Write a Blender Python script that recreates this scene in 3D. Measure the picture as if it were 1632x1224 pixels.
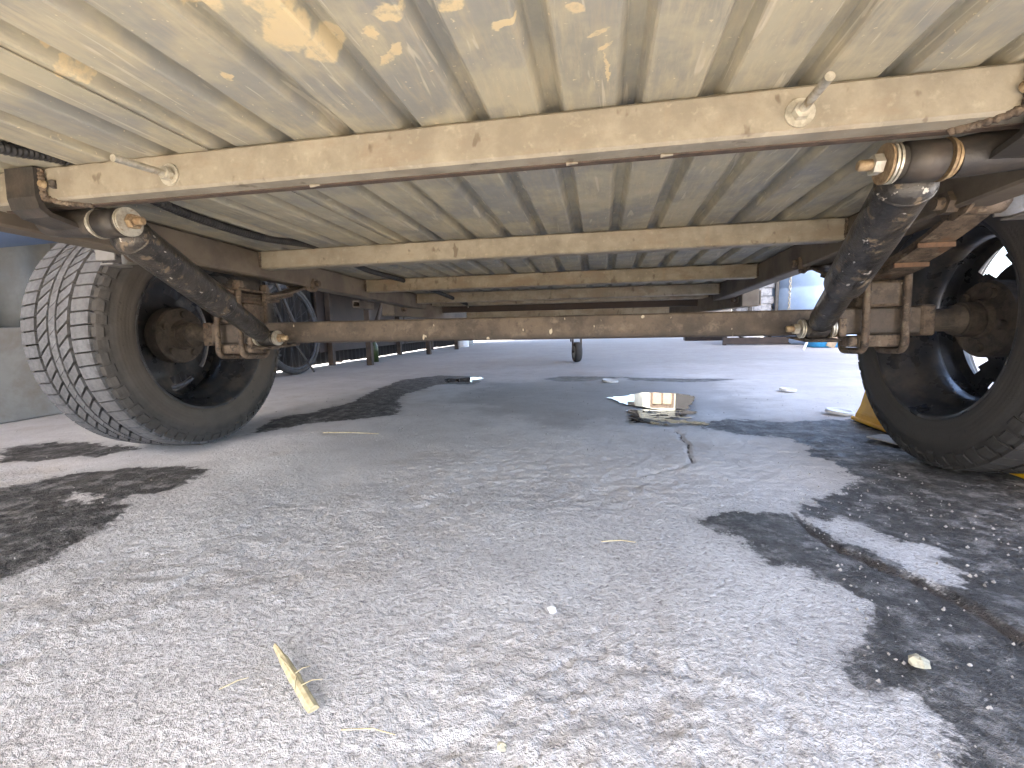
import bpy, math, random
import numpy as np
from mathutils import Matrix, Vector

random.seed(7)
rng = np.random.RandomState(11)
for o in list(bpy.data.objects):
    bpy.data.objects.remove(o)
SC = bpy.context.scene
COL = SC.collection
pi = math.pi

# ------------------------------------------------------------------ camera
SLOPE = -0.045                       # the trailer stands slightly nose-down
PIV = Vector((0, 1.15, 0))
TM = Matrix.Translation(PIV) @ Matrix.Rotation(SLOPE, 4, 'X') @ Matrix.Translation(-PIV)
YAW, PITCH, ROLL, FPX = 0.1921, 0.083, -0.0128, 738.6
fw = Vector((-math.sin(YAW) * math.cos(PITCH), math.cos(YAW) * math.cos(PITCH), -math.sin(PITCH)))
rt = Vector((math.cos(YAW), math.sin(YAW), 0))
up = rt.cross(fw)
r2 = math.cos(ROLL) * rt + math.sin(ROLL) * up
u2 = -math.sin(ROLL) * rt + math.cos(ROLL) * up
cm = Matrix(((r2.x, u2.x, -fw.x, 0), (r2.y, u2.y, -fw.y, 0), (r2.z, u2.z, -fw.z, 0.275), (0, 0, 0, 1)))
cam_d = bpy.data.cameras.new('camera')
cam = bpy.data.objects.new('camera', cam_d)
COL.objects.link(cam)
cam.matrix_world = TM @ cm
cam_d.sensor_fit = 'HORIZONTAL'
cam_d.sensor_width = 36
cam_d.lens = FPX / 1632 * 36
cam_d.clip_start = 0.01
cam_d.clip_end = 2000
SC.camera = cam

# ------------------------------------------------------------------ sky and sun
SUN_EL = math.radians(52)
SUN_AZ = Vector((-0.42, -0.9, 0)).normalized()       # horizontal direction towards the sun: behind, left
w = bpy.data.worlds.new('World')
SC.world = w
w.use_nodes = True
wn = w.node_tree
sky = wn.nodes.new('ShaderNodeTexSky')
sky.sky_type = 'NISHITA'
sky.sun_disc = False
sky.dust_density = 4.0
sky.air_density = 0.8
sky.sun_elevation = SUN_EL
sky.sun_rotation = math.atan2(SUN_AZ.x, SUN_AZ.y)
bg = wn.nodes['Background']
bg.inputs['Strength'].default_value = 0.15
wn.links.new(sky.outputs['Color'], bg.inputs['Color'])
sd = bpy.data.lights.new('sun', 'SUN')
sd.energy = 5.0
sd.angle = math.radians(0.5)
sd.color = (1.0, 0.93, 0.82)
sun = bpy.data.objects.new('sun', sd)
COL.objects.link(sun)
to_sun = Vector((SUN_AZ.x * math.cos(SUN_EL), SUN_AZ.y * math.cos(SUN_EL), math.sin(SUN_EL)))
sun.rotation_euler = to_sun.to_track_quat('Z', 'Y').to_euler()
SC.view_settings.view_transform = 'Standard'
SC.view_settings.look = 'None'
SC.view_settings.gamma = 1
SC.view_settings.exposure = 3.22
SC.view_settings.use_curve_mapping = False
SC.render.engine = 'CYCLES'
SC.cycles.max_bounces = 5
SC.cycles.diffuse_bounces = 3
SC.cycles.glossy_bounces = 2
SC.cycles.use_adaptive_sampling = True
SC.cycles.adaptive_threshold = 0.03
SC.cycles.use_denoising = True
SC.cycles.caustics_reflective = False
SC.cycles.caustics_refractive = False


# ------------------------------------------------------------------ node helpers
class NT:
    def __init__(self, name):
        self.m = bpy.data.materials.new(name)
        self.m.use_nodes = True
        self.t = self.m.node_tree
        self.b = self.t.nodes['Principled BSDF']
        self._co = None

    def n(self, typ, **kw):
        d = self.t.nodes.new(typ)
        for k, v in kw.items():
            setattr(d, k, v)
        return d

    def l(self, a, b):
        self.t.links.new(a, b)

    def inp(self, sock, v):
        if isinstance(v, bpy.types.NodeSocket):
            self.l(v, sock)
        elif isinstance(v, (tuple, list)) and len(v) == 3 and sock.type == 'RGBA':
            sock.default_value = (*v, 1)
        else:
            sock.default_value = v

    def co(self):
        if not self._co:
            self._co = self.n('ShaderNodeTexCoord').outputs['Object']
        return self._co

    def mapv(self, scale, v=None, loc=(0, 0, 0), rot=(0, 0, 0)):
        d = self.n('ShaderNodeMapping')
        self.l(v or self.co(), d.inputs['Vector'])
        d.inputs['Scale'].default_value = scale
        d.inputs['Location'].default_value = loc
        d.inputs['Rotation'].default_value = rot
        return d.outputs['Vector']

    def noise(self, scale, detail=4, rough=0.6, v=None, dist=0.0, color=False):
        d = self.n('ShaderNodeTexNoise')
        self.l(v or self.co(), d.inputs['Vector'])
        d.inputs['Scale'].default_value = scale
        d.inputs['Detail'].default_value = detail
        d.inputs['Roughness'].default_value = rough
        d.inputs['Distortion'].default_value = dist
        return d.outputs['Color' if color else 'Fac']

    def vor(self, scale, feature='F1', v=None, rnd=1.0):
        d = self.n('ShaderNodeTexVoronoi', feature=feature)
        self.l(v or self.co(), d.inputs['Vector'])
        d.inputs['Scale'].default_value = scale
        d.inputs['Randomness'].default_value = rnd
        return d.outputs['Distance']

    def ramp(self, f, a, b, lo=0.0, hi=1.0):
        d = self.n('ShaderNodeMapRange', interpolation_type='SMOOTHSTEP')
        self.inp(d.inputs['Value'], f)
        d.inputs['From Min'].default_value = a
        d.inputs['From Max'].default_value = b
        d.inputs['To Min'].default_value = lo
        d.inputs['To Max'].default_value = hi
        return d.outputs['Result']

    def math(self, op, a, b=0.0, c=None):
        d = self.n('ShaderNodeMath', operation=op)
        self.inp(d.inputs[0], a)
        self.inp(d.inputs[1], b)
        if c is not None:
            self.inp(d.inputs[2], c)
        return d.outputs[0]

    def mix(self, f, a, b, mode='MIX'):
        d = self.n('ShaderNodeMix', data_type='RGBA', blend_type=mode)
        self.inp(d.inputs[0], f)
        self.inp(d.inputs[6], a)
        self.inp(d.inputs[7], b)
        return d.outputs[2]

    def attr(self, name):
        return self.n('ShaderNodeAttribute', attribute_name=name).outputs['Fac']

    def xyz(self, v=None):
        d = self.n('ShaderNodeSeparateXYZ')
        self.l(v or self.co(), d.inputs[0])
        return d.outputs

    def bump(self, h, strength=0.5, dist=0.002, prev=None):
        d = self.n('ShaderNodeBump')
        self.l(h, d.inputs['Height'])
        d.inputs['Strength'].default_value = strength
        d.inputs['Distance'].default_value = dist
        if prev is not None:
            self.l(prev, d.inputs['Normal'])
        return d.outputs['Normal']

    def out(self, color=None, rough=None, metal=None, normal=None, spec=None):
        b = self.b
        for k, v in (('Base Color', color), ('Roughness', rough), ('Metallic', metal), ('Normal', normal),
                     ('Specular IOR Level', spec)):
            if v is not None:
                self.inp(b.inputs[k], v)
        return self.m


def simple(name, col, col2=None, rough=0.6, metal=0.0, scale=30, lo=0.4, hi=0.65, dirt=None, dirt_amt=(0.5, 0.7),
           bump=0.0, bscale=150, spec=None):
    t = NT(name)
    c = t.mix(t.ramp(t.noise(scale, 5, 0.65), lo, hi), col, col2 or tuple(x * 0.75 for x in col))
    r = rough
    if dirt:
        d = t.ramp(t.noise(scale * 0.45, 6, 0.7, dist=0.4), *dirt_amt)
        c = t.mix(d, c, dirt)
        r = t.math('MAXIMUM', t.math('MULTIPLY', d, 0.9), rough)
    nrm = t.bump(t.noise(bscale, 4, 0.6), bump, 0.002) if bump else None
    return t.out(c, r, metal, nrm, spec)


M = {}
def mat_rust():
    t = NT('rusty_dirty_steel')
    c = t.mix(t.ramp(t.noise(26, 6, 0.7), 0.40, 0.60), (0.155, 0.118, 0.085), (0.075, 0.056, 0.043))
    c = t.mix(t.ramp(t.noise(70, 5, 0.7, v=t.mapv((1, 1, 1), loc=(3, 1, 2))), 0.52, 0.64, 0, 0.85), c, (0.032, 0.026, 0.023))
    c = t.mix(t.ramp(t.noise(48, 5, 0.7, v=t.mapv((1, 1, 1), loc=(8, 4, 0))), 0.55, 0.70, 0, 0.8), c, (0.25, 0.205, 0.155))
    c = t.mix(t.ramp(t.noise(18, 5, 0.7, v=t.mapv((1, 1, 1), loc=(1, 7, 5))), 0.58, 0.70, 0, 0.6), c, (0.15, 0.07, 0.035))
    return t.out(c, 0.82, 0, t.bump(t.noise(120, 5, 0.7), 0.8, 0.003))


M['rust'] = mat_rust()
M['rust_orange'] = simple('orange_rust', (0.15, 0.085, 0.05), (0.09, 0.055, 0.036), 0.85, scale=60, bump=0.4)
M['palesteel'] = simple('pale_grey_steel', (0.21, 0.205, 0.20), (0.14, 0.135, 0.125), 0.6, 0.1, 30, dirt=(0.14, 0.115, 0.09), dirt_amt=(0.5, 0.7), bump=0.3)
M['hubdirt'] = simple('dark_caked_dirt', (0.085, 0.070, 0.057), (0.046, 0.039, 0.034), 0.85, 0.0, 40, dirt=(0.13, 0.108, 0.085), dirt_amt=(0.5, 0.7), bump=0.7, bscale=160)
M['rust_edge'] = simple('fresh_orange_rust', (0.085, 0.058, 0.042), (0.055, 0.039, 0.03), 0.85, scale=60, bump=0.4)
M['zinc'] = simple('zinc_plate', (0.58, 0.56, 0.49), (0.38, 0.36, 0.30), 0.42, 0.5, 80, dirt=(0.32, 0.25, 0.16), dirt_amt=(0.50, 0.72), bump=0.2, bscale=300)
M['brass'] = simple('yellow_zinc', (0.40, 0.31, 0.19), (0.24, 0.17, 0.10), 0.5, 0.25, 90, dirt=(0.22, 0.15, 0.09), dirt_amt=(0.42, 0.65), bump=0.3, bscale=300)
M['blackpaint'] = simple('black_paint_dusty', (0.028, 0.026, 0.025), (0.06, 0.05, 0.042), 0.5, 0.0, 20, dirt=(0.15, 0.12, 0.09),
                         dirt_amt=(0.54, 0.8), bump=0.35, bscale=120)
M['blackplastic'] = simple('black_plastic', (0.02, 0.02, 0.021), (0.045, 0.042, 0.04), 0.5, 0, 30)
M['rubbergrey'] = simple('grey_rubber', (0.06, 0.055, 0.05), (0.10, 0.09, 0.08), 0.75, 0, 60)
M['wood'] = simple('worn_wood', (0.065, 0.046, 0.033), (0.04, 0.029, 0.022), 0.8, 0, 12)
M['darkboard'] = simple('dark_board', (0.04, 0.026, 0.02), (0.025, 0.018, 0.014), 0.7, 0, 8)
M['greysheet'] = simple('grey_sheet_steel', (0.46, 0.48, 0.455), (0.36, 0.375, 0.36), 0.6, 0.0, 6, dirt=(0.34, 0.31, 0.26), dirt_amt=(0.5, 0.75))
M['basepanel'] = simple('grey_base_panel', (0.33, 0.335, 0.32), (0.26, 0.265, 0.25), 0.7, 0.0, 5, dirt=(0.24, 0.215, 0.18), dirt_amt=(0.48, 0.7))
M['darksheet'] = simple('old_dark_sheet', (0.035, 0.03, 0.027), (0.022, 0.02, 0.018), 0.75, 0.0, 5)
M['roofsheet'] = simple('old_roof_sheet', (0.30, 0.28, 0.26), (0.22, 0.19, 0.17), 0.7, 0.0, 4)
M['yellow'] = simple('yellow_plastic', (0.85, 0.48, 0.02), (0.75, 0.40, 0.02), 0.45, 0, 20, dirt=(0.30, 0.22, 0.10), dirt_amt=(0.62, 0.85), bump=0.1)
M['white'] = simple('white_plastic', (0.80, 0.80, 0.80), (0.70, 0.70, 0.70), 0.5)
M['paper'] = simple('damp_paper', (0.40, 0.385, 0.36), (0.30, 0.285, 0.265), 0.9)
M['blue'] = simple('blue_drum_plastic', (0.02, 0.24, 0.50), (0.02, 0.18, 0.40), 0.4)
M['paleblue'] = simple('pale_blue_paint', (0.30, 0.41, 0.60), (0.24, 0.34, 0.52), 0.4, 0, 3, dirt=(0.36, 0.40, 0.46), dirt_amt=(0.55, 0.8))
M['tarp'] = simple('blue_tarp', (0.15, 0.19, 0.26), (0.12, 0.155, 0.22), 0.55, 0, 5)
M['straw'] = simple('dry_straw', (0.62, 0.54, 0.34), (0.46, 0.38, 0.22), 0.7, 0, 120)
M['stone'] = simple('pale_stone', (0.50, 0.47, 0.35), (0.34, 0.33, 0.26), 0.8, 0, 90)
M['grit'] = simple('grit', (0.42, 0.40, 0.37), (0.22, 0.20, 0.18), 0.9, 0, 40)
M['block'] = simple('pale_block', (0.36, 0.37, 0.40), (0.22, 0.23, 0.25), 0.85, 0, 25, bump=0.4, bscale=60)
M['bodypaint'] = simple('blue_body_paint', (0.04, 0.085, 0.20), (0.03, 0.07, 0.17), 0.35)
M['housewall'] = simple('cream_render', (0.30, 0.31, 0.27), (0.24, 0.25, 0.22), 0.85, 0, 2)
M['windowframe'] = simple('brown_frame', (0.10, 0.07, 0.05), None, 0.6)
M['curtain'] = simple('tan_curtain', (0.30, 0.24, 0.17), None, 0.9)
M['leafgreen'] = simple('hedge_leaf', (0.045, 0.065, 0.02), (0.03, 0.045, 0.014), 0.6, 0, 6)
M['slate'] = simple('dark_slate', (0.022, 0.022, 0.024), None, 0.8)
M['darkmetal'] = simple('dull_dark_metal', (0.07, 0.07, 0.075), (0.04, 0.04, 0.04), 0.5, 0.3)
M['bottle'] = simple('green_bottle', (0.03, 0.05, 0.012), None, 0.3)

# splashes of yellow mud under the floor: centre, half sizes, turn
MUD = [(-.274, .387, .030, .022, .9), (-.262, .352, .020, .02, .3), (-.255, .418, .021, .019, .5), (-.329, .351, .011, .013, .4), (-.175, .384, .013, .012, .3),
       (-.201, .402, .006, .012, -.5), (-.191, .430, .006, .016, -.6), (-.205, .442, .004, .012, -.9), (-.085, .415, .012, .006, .4),
       (-.375, .432, .005, .009, .1), (-.513, .367, .010, .008, .7), (-.525, .393, .010, .008, .7), (-.521, .407, .012, .007, .7),
       (-.121, .384, .012, .010, .3), (-.023, .410, .007, .010, .6), (-.003, .445, .004, .011, -1.1), (.002, .465, .003, .010, -1.0),
       (.004, .50, .002, .03, 0.05), (-.30, .32, .05, .02, .8), (-.12, .33, .03, .02, .2)]


def mat_floor():
    t = NT('galvanised_sheet')
    st = t.mapv((6, 1, 6))
    base = t.mix(t.ramp(t.noise(9, 6, 0.65, dist=0.3), 0.35, 0.68), (0.38, 0.35, 0.26), (0.25, 0.245, 0.21))
    base = t.mix(t.ramp(t.noise(16, 5, 0.7, v=st), 0.42, 0.70, 0, 0.55), base, (0.48, 0.415, 0.285))
    # wiped bluish clean metal patches and fine scratches
    base = t.mix(t.ramp(t.noise(5, 5, 0.6, v=t.mapv((1, 1, 1), loc=(3, 2, 0))), 0.46, 0.60, 0, 0.80), base, (0.225, 0.23, 0.222))
    sc1 = t.ramp(t.noise(60, 2, 0.5, v=t.mapv((1, 0.10, 1), rot=(0, 0, 0.9)), dist=1.2), 0.66, 0.72, 0, 0.45)
    sc2 = t.ramp(t.noise(60, 2, 0.5, v=t.mapv((1, 0.10, 1), rot=(0, 0, -0.5), loc=(2, 0, 0)), dist=1.5), 0.67, 0.73, 0, 0.45)
    base = t.mix(t.math('MAXIMUM', sc1, sc2), base, (0.62, 0.56, 0.44))
    sp = t.ramp(t.noise(170, 2, 0.5), 0.70, 0.76, 0, 0.7)
    base = t.mix(sp, base, (0.66, 0.55, 0.36))
    # dust gathered in the corners next to the ribs (a band of tan dust)
    dust = t.ramp(t.noise(30, 4, 0.6, v=t.mapv((4, 0.6, 1))), 0.45, 0.75, 0, 0.4)
    base = t.mix(dust, base, (0.41, 0.345, 0.235))
    # mud
    wob = t.n('ShaderNodeVectorMath', operation='SCALE')
    nz = t.noise(45, 3, 0.7, color=True)
    sub = t.n('ShaderNodeVectorMath', operation='SUBTRACT')
    t.l(nz, sub.inputs[0])
    sub.inputs[1].default_value = (0.5, 0.5, 0.5)
    t.l(sub.outputs[0], wob.inputs[0])
    wob.inputs['Scale'].default_value = 0.022
    add = t.n('ShaderNodeVectorMath', operation='ADD')
    t.l(t.co(), add.inputs[0])
    t.l(wob.outputs[0], add.inputs[1])
    cur = None
    for (mx, my, a, b, r) in MUD:
        s1 = t.n('ShaderNodeVectorMath', operation='SUBTRACT')
        t.l(add.outputs[0], s1.inputs[0])
        s1.inputs[1].default_value = (mx, my, 0)
        ro = t.n('ShaderNodeVectorRotate', rotation_type='Z_AXIS')
        t.l(s1.outputs[0], ro.inputs['Vector'])
        ro.inputs['Angle'].default_value = r
        mu = t.n('ShaderNodeVectorMath', operation='MULTIPLY')
        t.l(ro.outputs[0], mu.inputs[0])
        mu.inputs[1].default_value = (1 / a, 1 / b, 0)
        ln = t.n('ShaderNodeVectorMath', operation='LENGTH')
        t.l(mu.outputs[0], ln.inputs[0])
        cur = ln.outputs['Value'] if cur is None else t.math('MINIMUM', cur, ln.outputs['Value'])
    mudm = t.ramp(cur, 0.8, 1.05, 1, 0)
    mudm = t.math('MULTIPLY', mudm, t.ramp(t.noise(70, 4, 0.7), 0.30, 0.52, 0.30, 0.95))
    base = t.mix(mudm, base, t.mix(t.noise(30, 3), (0.62, 0.50, 0.28), (0.54, 0.44, 0.29)))
    nrm = t.bump(t.noise(220, 3, 0.6), 0.15, 0.001)
    return t.out(base, t.ramp(t.noise(20, 3), 0.3, 0.7, 0.5, 0.75), 0.0, nrm)


def mat_beam(name, far):
    t = NT(name)
    c = t.mix(t.ramp(t.noise(14, 6, 0.65), 0.35, 0.65), (0.33, 0.30, 0.24), (0.23, 0.207, 0.165))
    c = t.mix(t.ramp(t.noise(90, 4, 0.6), 0.55, 0.75, 0, 0.5), c, (0.42, 0.385, 0.305))
    c = t.mix(t.ramp(t.noise(8, 6, 0.7, v=t.mapv((1, 1, 2.5), loc=(4, 0, 0))), 0.50 - 0.06 * far, 0.70 - 0.06 * far, 0, 0.62 + 0.25 * far), c,
              (0.24, 0.19, 0.14))
    c = t.mix(t.ramp(t.noise(42, 3, 0.5, v=t.mapv((1, 1, 0.6), loc=(9, 0, 0))), 0.64 - 0.05 * far, 0.72, 0, 0.75), c, (0.13, 0.10, 0.075))
    # vertical runs
    c = t.mix(t.ramp(t.noise(35, 3, 0.5, v=t.mapv((1, 1, 0.06), loc=(1, 0, 0))), 0.60, 0.75, 0, 0.4), c, (0.30, 0.23, 0.16))
    nrm = t.bump(t.noise(160, 4, 0.6), 0.25, 0.0012)
    return t.out(c, 0.62, 0.1, nrm)


def mat_axle():
    t = NT('dirty_axle_steel')
    c = t.mix(t.ramp(t.noise(11, 6, 0.65), 0.38, 0.62), (0.125, 0.098, 0.074), (0.065, 0.052, 0.042))
    c = t.mix(t.ramp(t.noise(50, 5, 0.7), 0.5, 0.72, 0, 0.85), c, (0.04, 0.033, 0.03))
    c = t.mix(t.ramp(t.noise(24, 5, 0.7, v=t.mapv((1, 1, 1), loc=(5, 2, 1))), 0.52, 0.70, 0, 0.7), c, (0.21, 0.17, 0.13))
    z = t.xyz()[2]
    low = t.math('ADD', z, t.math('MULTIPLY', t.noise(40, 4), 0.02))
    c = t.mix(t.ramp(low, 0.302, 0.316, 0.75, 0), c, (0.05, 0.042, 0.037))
    c = t.mix(t.ramp(t.noise(70, 2, 0.4, v=t.mapv((1, 1, 0.5))), 0.73, 0.77, 0, 0.8), c, (0.62, 0.55, 0.42))
    return t.out(c, 0.7, 0, t.bump(t.noise(130, 5, 0.65), 0.5, 0.002))


def mat_rail():
    t = NT('dusty_rail_steel')
    c = t.mix(t.ramp(t.noise(9, 6, 0.65), 0.38, 0.64), (0.155, 0.13, 0.10), (0.095, 0.078, 0.062))
    c = t.mix(t.ramp(t.noise(40, 4, 0.7), 0.55, 0.75, 0, 0.6), c, (0.12, 0.095, 0.075))
    return t.out(c, 0.72, 0, t.bump(t.noise(120, 4, 0.6), 0.3, 0.0015))


def mat_rubber(name, tread, wet_=1.0):
    t = NT(name)
    if tread:
        info = t.n('ShaderNodeObjectInfo').outputs['Random']
        c = t.mix(t.ramp(t.noise(60, 5, 0.7), 0.35, 0.7), (0.165, 0.17, 0.182), (0.085, 0.087, 0.092))
        c = t.mix(t.math('MULTIPLY', info, 0.45), c, (0.10, 0.098, 0.098))
        c = t.mix(t.ramp(t.noise(260, 3, 0.6), 0.62, 0.7, 0, 0.5), c, (0.06, 0.06, 0.06))
        return t.out(c, 0.85, 0, t.bump(t.noise(300, 3, 0.6), 0.4, 0.0012))
    x, y, z = t.xyz()
    r = t.math('SQRT', t.math('ADD', t.math('MULTIPLY', y, y), t.math('MULTIPLY', z, z)))
    c = t.mix(t.ramp(t.noise(14, 6, 0.7), 0.38, 0.66), (0.078, 0.073, 0.068), (0.047, 0.045, 0.043))
    band = t.math('ADD', r, t.math('MULTIPLY', t.noise(25, 4), 0.02))
    c = t.mix(t.ramp(band, 0.262, 0.285, 0.85, 0.0), c, t.mix(t.noise(30, 4), (0.122, 0.106, 0.088), (0.072, 0.064, 0.056)))
    c = t.mix(t.ramp(t.noise(70, 3, 0.6), 0.64, 0.72, 0, 0.6), c, (0.03, 0.03, 0.03))
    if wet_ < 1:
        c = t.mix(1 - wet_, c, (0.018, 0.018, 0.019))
    rings = t.math('SINE', t.math('MULTIPLY', r, 700))
    nrm = t.bump(rings, 0.10, 0.001)
    nrm = t.bump(t.noise(200, 4, 0.6), 0.35, 0.0015, nrm)
    return t.out(c, 0.8, 0, nrm)


def mat_shock():
    t = NT('shock_black_paint')
    c = t.mix(t.ramp(t.noise(25, 5, 0.65), 0.4, 0.65), (0.022, 0.021, 0.021), (0.05, 0.045, 0.04))
    mud = t.ramp(t.noise(55, 5, 0.65, dist=0.5), 0.56, 0.66, 0, 0.8)
    c = t.mix(mud, c, t.mix(t.noise(90, 3), (0.28, 0.22, 0.15), (0.12, 0.095, 0.07)))
    chips = t.ramp(t.noise(110, 2, 0.5, v=t.mapv((1, 0.5, 1))), 0.70, 0.73, 0, 0.75)
    c = t.mix(chips, c, (0.55, 0.53, 0.50))
    nrm = t.bump(t.noise(60, 5, 0.65), 0.6, 0.005)
    return t.out(c, t.math('MAXIMUM', t.math('MULTIPLY', mud, 0.85), 0.34), 0, nrm)


def mat_rim():
    t = NT('black_rim_enamel')
    c = t.mix(t.ramp(t.noise(10, 5, 0.7), 0.45, 0.75), (0.028, 0.030, 0.035), (0.10, 0.088, 0.075))
    d = t.ramp(t.noise(22, 5, 0.7), 0.55, 0.8, 0, 0.8)
    c = t.mix(d, c, (0.16, 0.125, 0.09))
    return t.out(c, t.ramp(t.noise(14, 4), 0.35, 0.75, 0.22, 0.7), 0, t.bump(t.noise(90, 3), 0.08, 0.001))


M['floor'] = mat_floor()
M['beam'] = mat_beam('dusty_primed_steel', 0)
M['beamfar'] = mat_beam('mottled_primed_steel', 1)
M['axle'] = mat_axle()
M['rail'] = mat_rail()
M['tyre'] = mat_rubber('tyre_rubber', False)
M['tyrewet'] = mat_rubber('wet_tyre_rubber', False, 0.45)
M['groove'] = simple('groove_rubber', (0.012, 0.012, 0.012), (0.02, 0.019, 0.018), 0.9)
M['tread'] = mat_rubber('dusty_tread_rubber', True)
M['shock'] = mat_shock()
M['rim'] = mat_rim()


# ------------------------------------------------------------------ mesh helpers
class MB:
    def __init__(self):
        self.v, self.f, self.sm = [], [], []

    def add(self, vs, fs, smooth=False):
        o = len(self.v)
        self.v += [tuple(p) for p in vs]
        self.f += [tuple(i + o for i in f) for f in fs]
        self.sm += [smooth] * len(fs)
        return self

    def box(self, x0, x1, y0, y1, z0, z1, bev=0.0, mat=None):
        if bev <= 0:
            vs = [(x, y, z) for z in (z0, z1) for y in (y0, y1) for x in (x0, x1)]
            fs = [(0, 2, 3, 1), (4, 5, 7, 6), (0, 1, 5, 4), (2, 6, 7, 3), (0, 4, 6, 2), (1, 3, 7, 5)]
        else:
            b = bev
            vs, idx = [], {}
            for cx, X, sx in ((0, x0, 1), (1, x1, -1)):
                for cy, Y, sy in ((0, y0, 1), (1, y1, -1)):
                    for cz, Z, sz in ((0, z0, 1), (1, z1, -1)):
                        idx[cx, cy, cz] = len(vs)
                        vs += [(X, Y + sy * b, Z + sz * b), (X + sx * b, Y, Z + sz * b), (X + sx * b, Y + sy * b, Z)]
            I = lambda a, b_, c, k: idx[a, b_, c] + k
            fs = []
            for c in (0, 1):
                fs.append([I(c, 0, 0, 0), I(c, 0, 1, 0), I(c, 1, 1, 0), I(c, 1, 0, 0)][::1 if c == 0 else -1])
                fs.append([I(0, c, 0, 1), I(1, c, 0, 1), I(1, c, 1, 1), I(0, c, 1, 1)][::1 if c == 0 else -1])
                fs.append([I(0, 0, c, 2), I(0, 1, c, 2), I(1, 1, c, 2), I(1, 0, c, 2)][::1 if c == 0 else -1])
            for a in (0, 1):
                for b_ in (0, 1):
                    fs.append([I(a, b_, 0, 0), I(a, b_, 0, 1), I(a, b_, 1, 1), I(a, b_, 1, 0)])
                    fs.append([I(a, 0, b_, 0), I(a, 0, b_, 2), I(a, 1, b_, 2), I(a, 1, b_, 0)])
                    fs.append([I(0, a, b_, 1), I(0, a, b_, 2), I(1, a, b_, 2), I(1, a, b_, 1)])
                    for c in (0, 1):
                        fs.append([I(a, b_, c, 0), I(a, b_, c, 1), I(a, b_, c, 2)])
        if mat is not None:
            vs = [mat @ Vector(p) for p in vs]
        return self.add(vs, fs)

    def tube(self, pts, r, n=12, cap=True, smooth=True):
        pts = [Vector(p) for p in pts]
        rs = r if isinstance(r, (list, tuple)) else [r] * len(pts)
        tang = []
        for i in range(len(pts)):
            a = pts[max(i - 1, 0)]
            b = pts[min(i + 1, len(pts) - 1)]
            tang.append((b - a).normalized())
        ref = Vector((0, 0, 1)) if abs(tang[0].z) < 0.9 else Vector((1, 0, 0))
        u = tang[0].cross(ref).normalized()
        vs = []
        for i, p in enumerate(pts):
            u = (u - tang[i] * u.dot(tang[i])).normalized()
            v = tang[i].cross(u)
            for k in range(n):
                a = 2 * pi * k / n
                vs.append(p + (u * math.cos(a) + v * math.sin(a)) * rs[i])
        fs = [(i * n + k, i * n + (k + 1) % n, (i + 1) * n + (k + 1) % n, (i + 1) * n + k)
              for i in range(len(pts) - 1) for k in range(n)]
        self.add(vs, fs, smooth)
        if cap:
            self.add(vs[:n], [tuple(range(n - 1, -1, -1))])
            self.add(vs[-n:], [tuple(range(n))])
        return self

    def lathe(self, prof, n=64, axis='X', origin=(0, 0, 0), smooth=True, closed=False, sx=1):
        vs = []
        for (a, r) in prof:
            for k in range(n):
                t = 2 * pi * k / n
                p = (a * sx, r * math.cos(t), r * math.sin(t))
                if axis == 'Z':
                    p = (p[1], p[2], p[0])
                if axis == 'Y':
                    p = (p[1], p[0], p[2])
                vs.append((p[0] + origin[0], p[1] + origin[1], p[2] + origin[2]))
        m = len(prof)
        rng_ = range(m) if closed else range(m - 1)
        fs = []
        for i in rng_:
            j = (i + 1) % m
            for k in range(n):
                fs.append((i * n + k, i * n + (k + 1) % n, j * n + (k + 1) % n, j * n + k))
        return self.add(vs, fs, smooth)

    def hexnut(self, c, axis, r, h):
        return self.cyl(c, axis, r, h, 6, False)

    def cyl(self, c, axis, r, h, n=16, smooth=True, r_end=None):
        c = Vector(c)
        ax = Vector(axis).normalized()
        return self.tube([c, c + ax * h], [r, r if r_end is None else r_end], n, True, smooth)


PARENT_OFF = {}


def build(name, mb, mat, parent=None, loc=None, bevel=0.0, auto=False):
    me = bpy.data.meshes.new(name)
    me.from_pydata(mb.v, [], mb.f)
    me.validate()
    me.update()
    if len(me.polygons) == len(mb.sm):
        me.polygons.foreach_set('use_smooth', mb.sm)
    o = bpy.data.objects.new(name, me)
    COL.objects.link(o)
    if mat is not None:
        me.materials.append(mat)
    if parent is not None:
        o.parent = parent
    if loc is not None:
        o.location = loc
    if bevel:
        bm_ = o.modifiers.new('bevel', 'BEVEL')
        bm_.width = bevel
        bm_.segments = 2
        bm_.limit_method = 'ANGLE'
    return o


def empty(name, loc=(0, 0, 0), parent=None):
    o = bpy.data.objects.new(name, None)
    o.empty_display_size = 0.05
    COL.objects.link(o)
    o.location = loc
    if parent is not None:
        o.parent = parent
    return o


def tag(o, label=None, cat=None, group=None, kind=None):
    if label:
        o['label'] = label
    if cat:
        o['category'] = cat
    if group:
        o['group'] = group
    if kind:
        o['kind'] = kind
    return o


# ------------------------------------------------------------------ ground
RIGHT = [(0.151, 0.794), (0.222, 0.825), (0.284, 0.85), (0.319, 0.847), (0.377, 0.898), (0.417, 0.95), (0.476, 0.992), (0.508, 1.074), (0.525, 1.167), (0.492, 1.215), (0.515, 1.293), (0.52, 1.372), (0.464, 1.41), (0.379, 1.432), (0.304, 1.491), (0.304, 1.584), (0.451, 1.637), (0.593, 1.61), (0.743, 1.663), (0.92, 1.762), (1.36, 1.798), (1.6, 1.2), (1.2, 0.6), (0.301, 0.30), (0.243, 0.30), (0.261, 0.408), (0.266, 0.432), (0.251, 0.44), (0.229, 0.443), (0.235, 0.468), (0.247, 0.496), (0.264, 0.528), (0.288, 0.548), (0.3, 0.585), (0.292, 0.61), (0.271, 0.636), (0.255, 0.67), (0.229, 0.654), (0.215, 0.702), (0.194, 0.733), (0.168, 0.763)]
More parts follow.
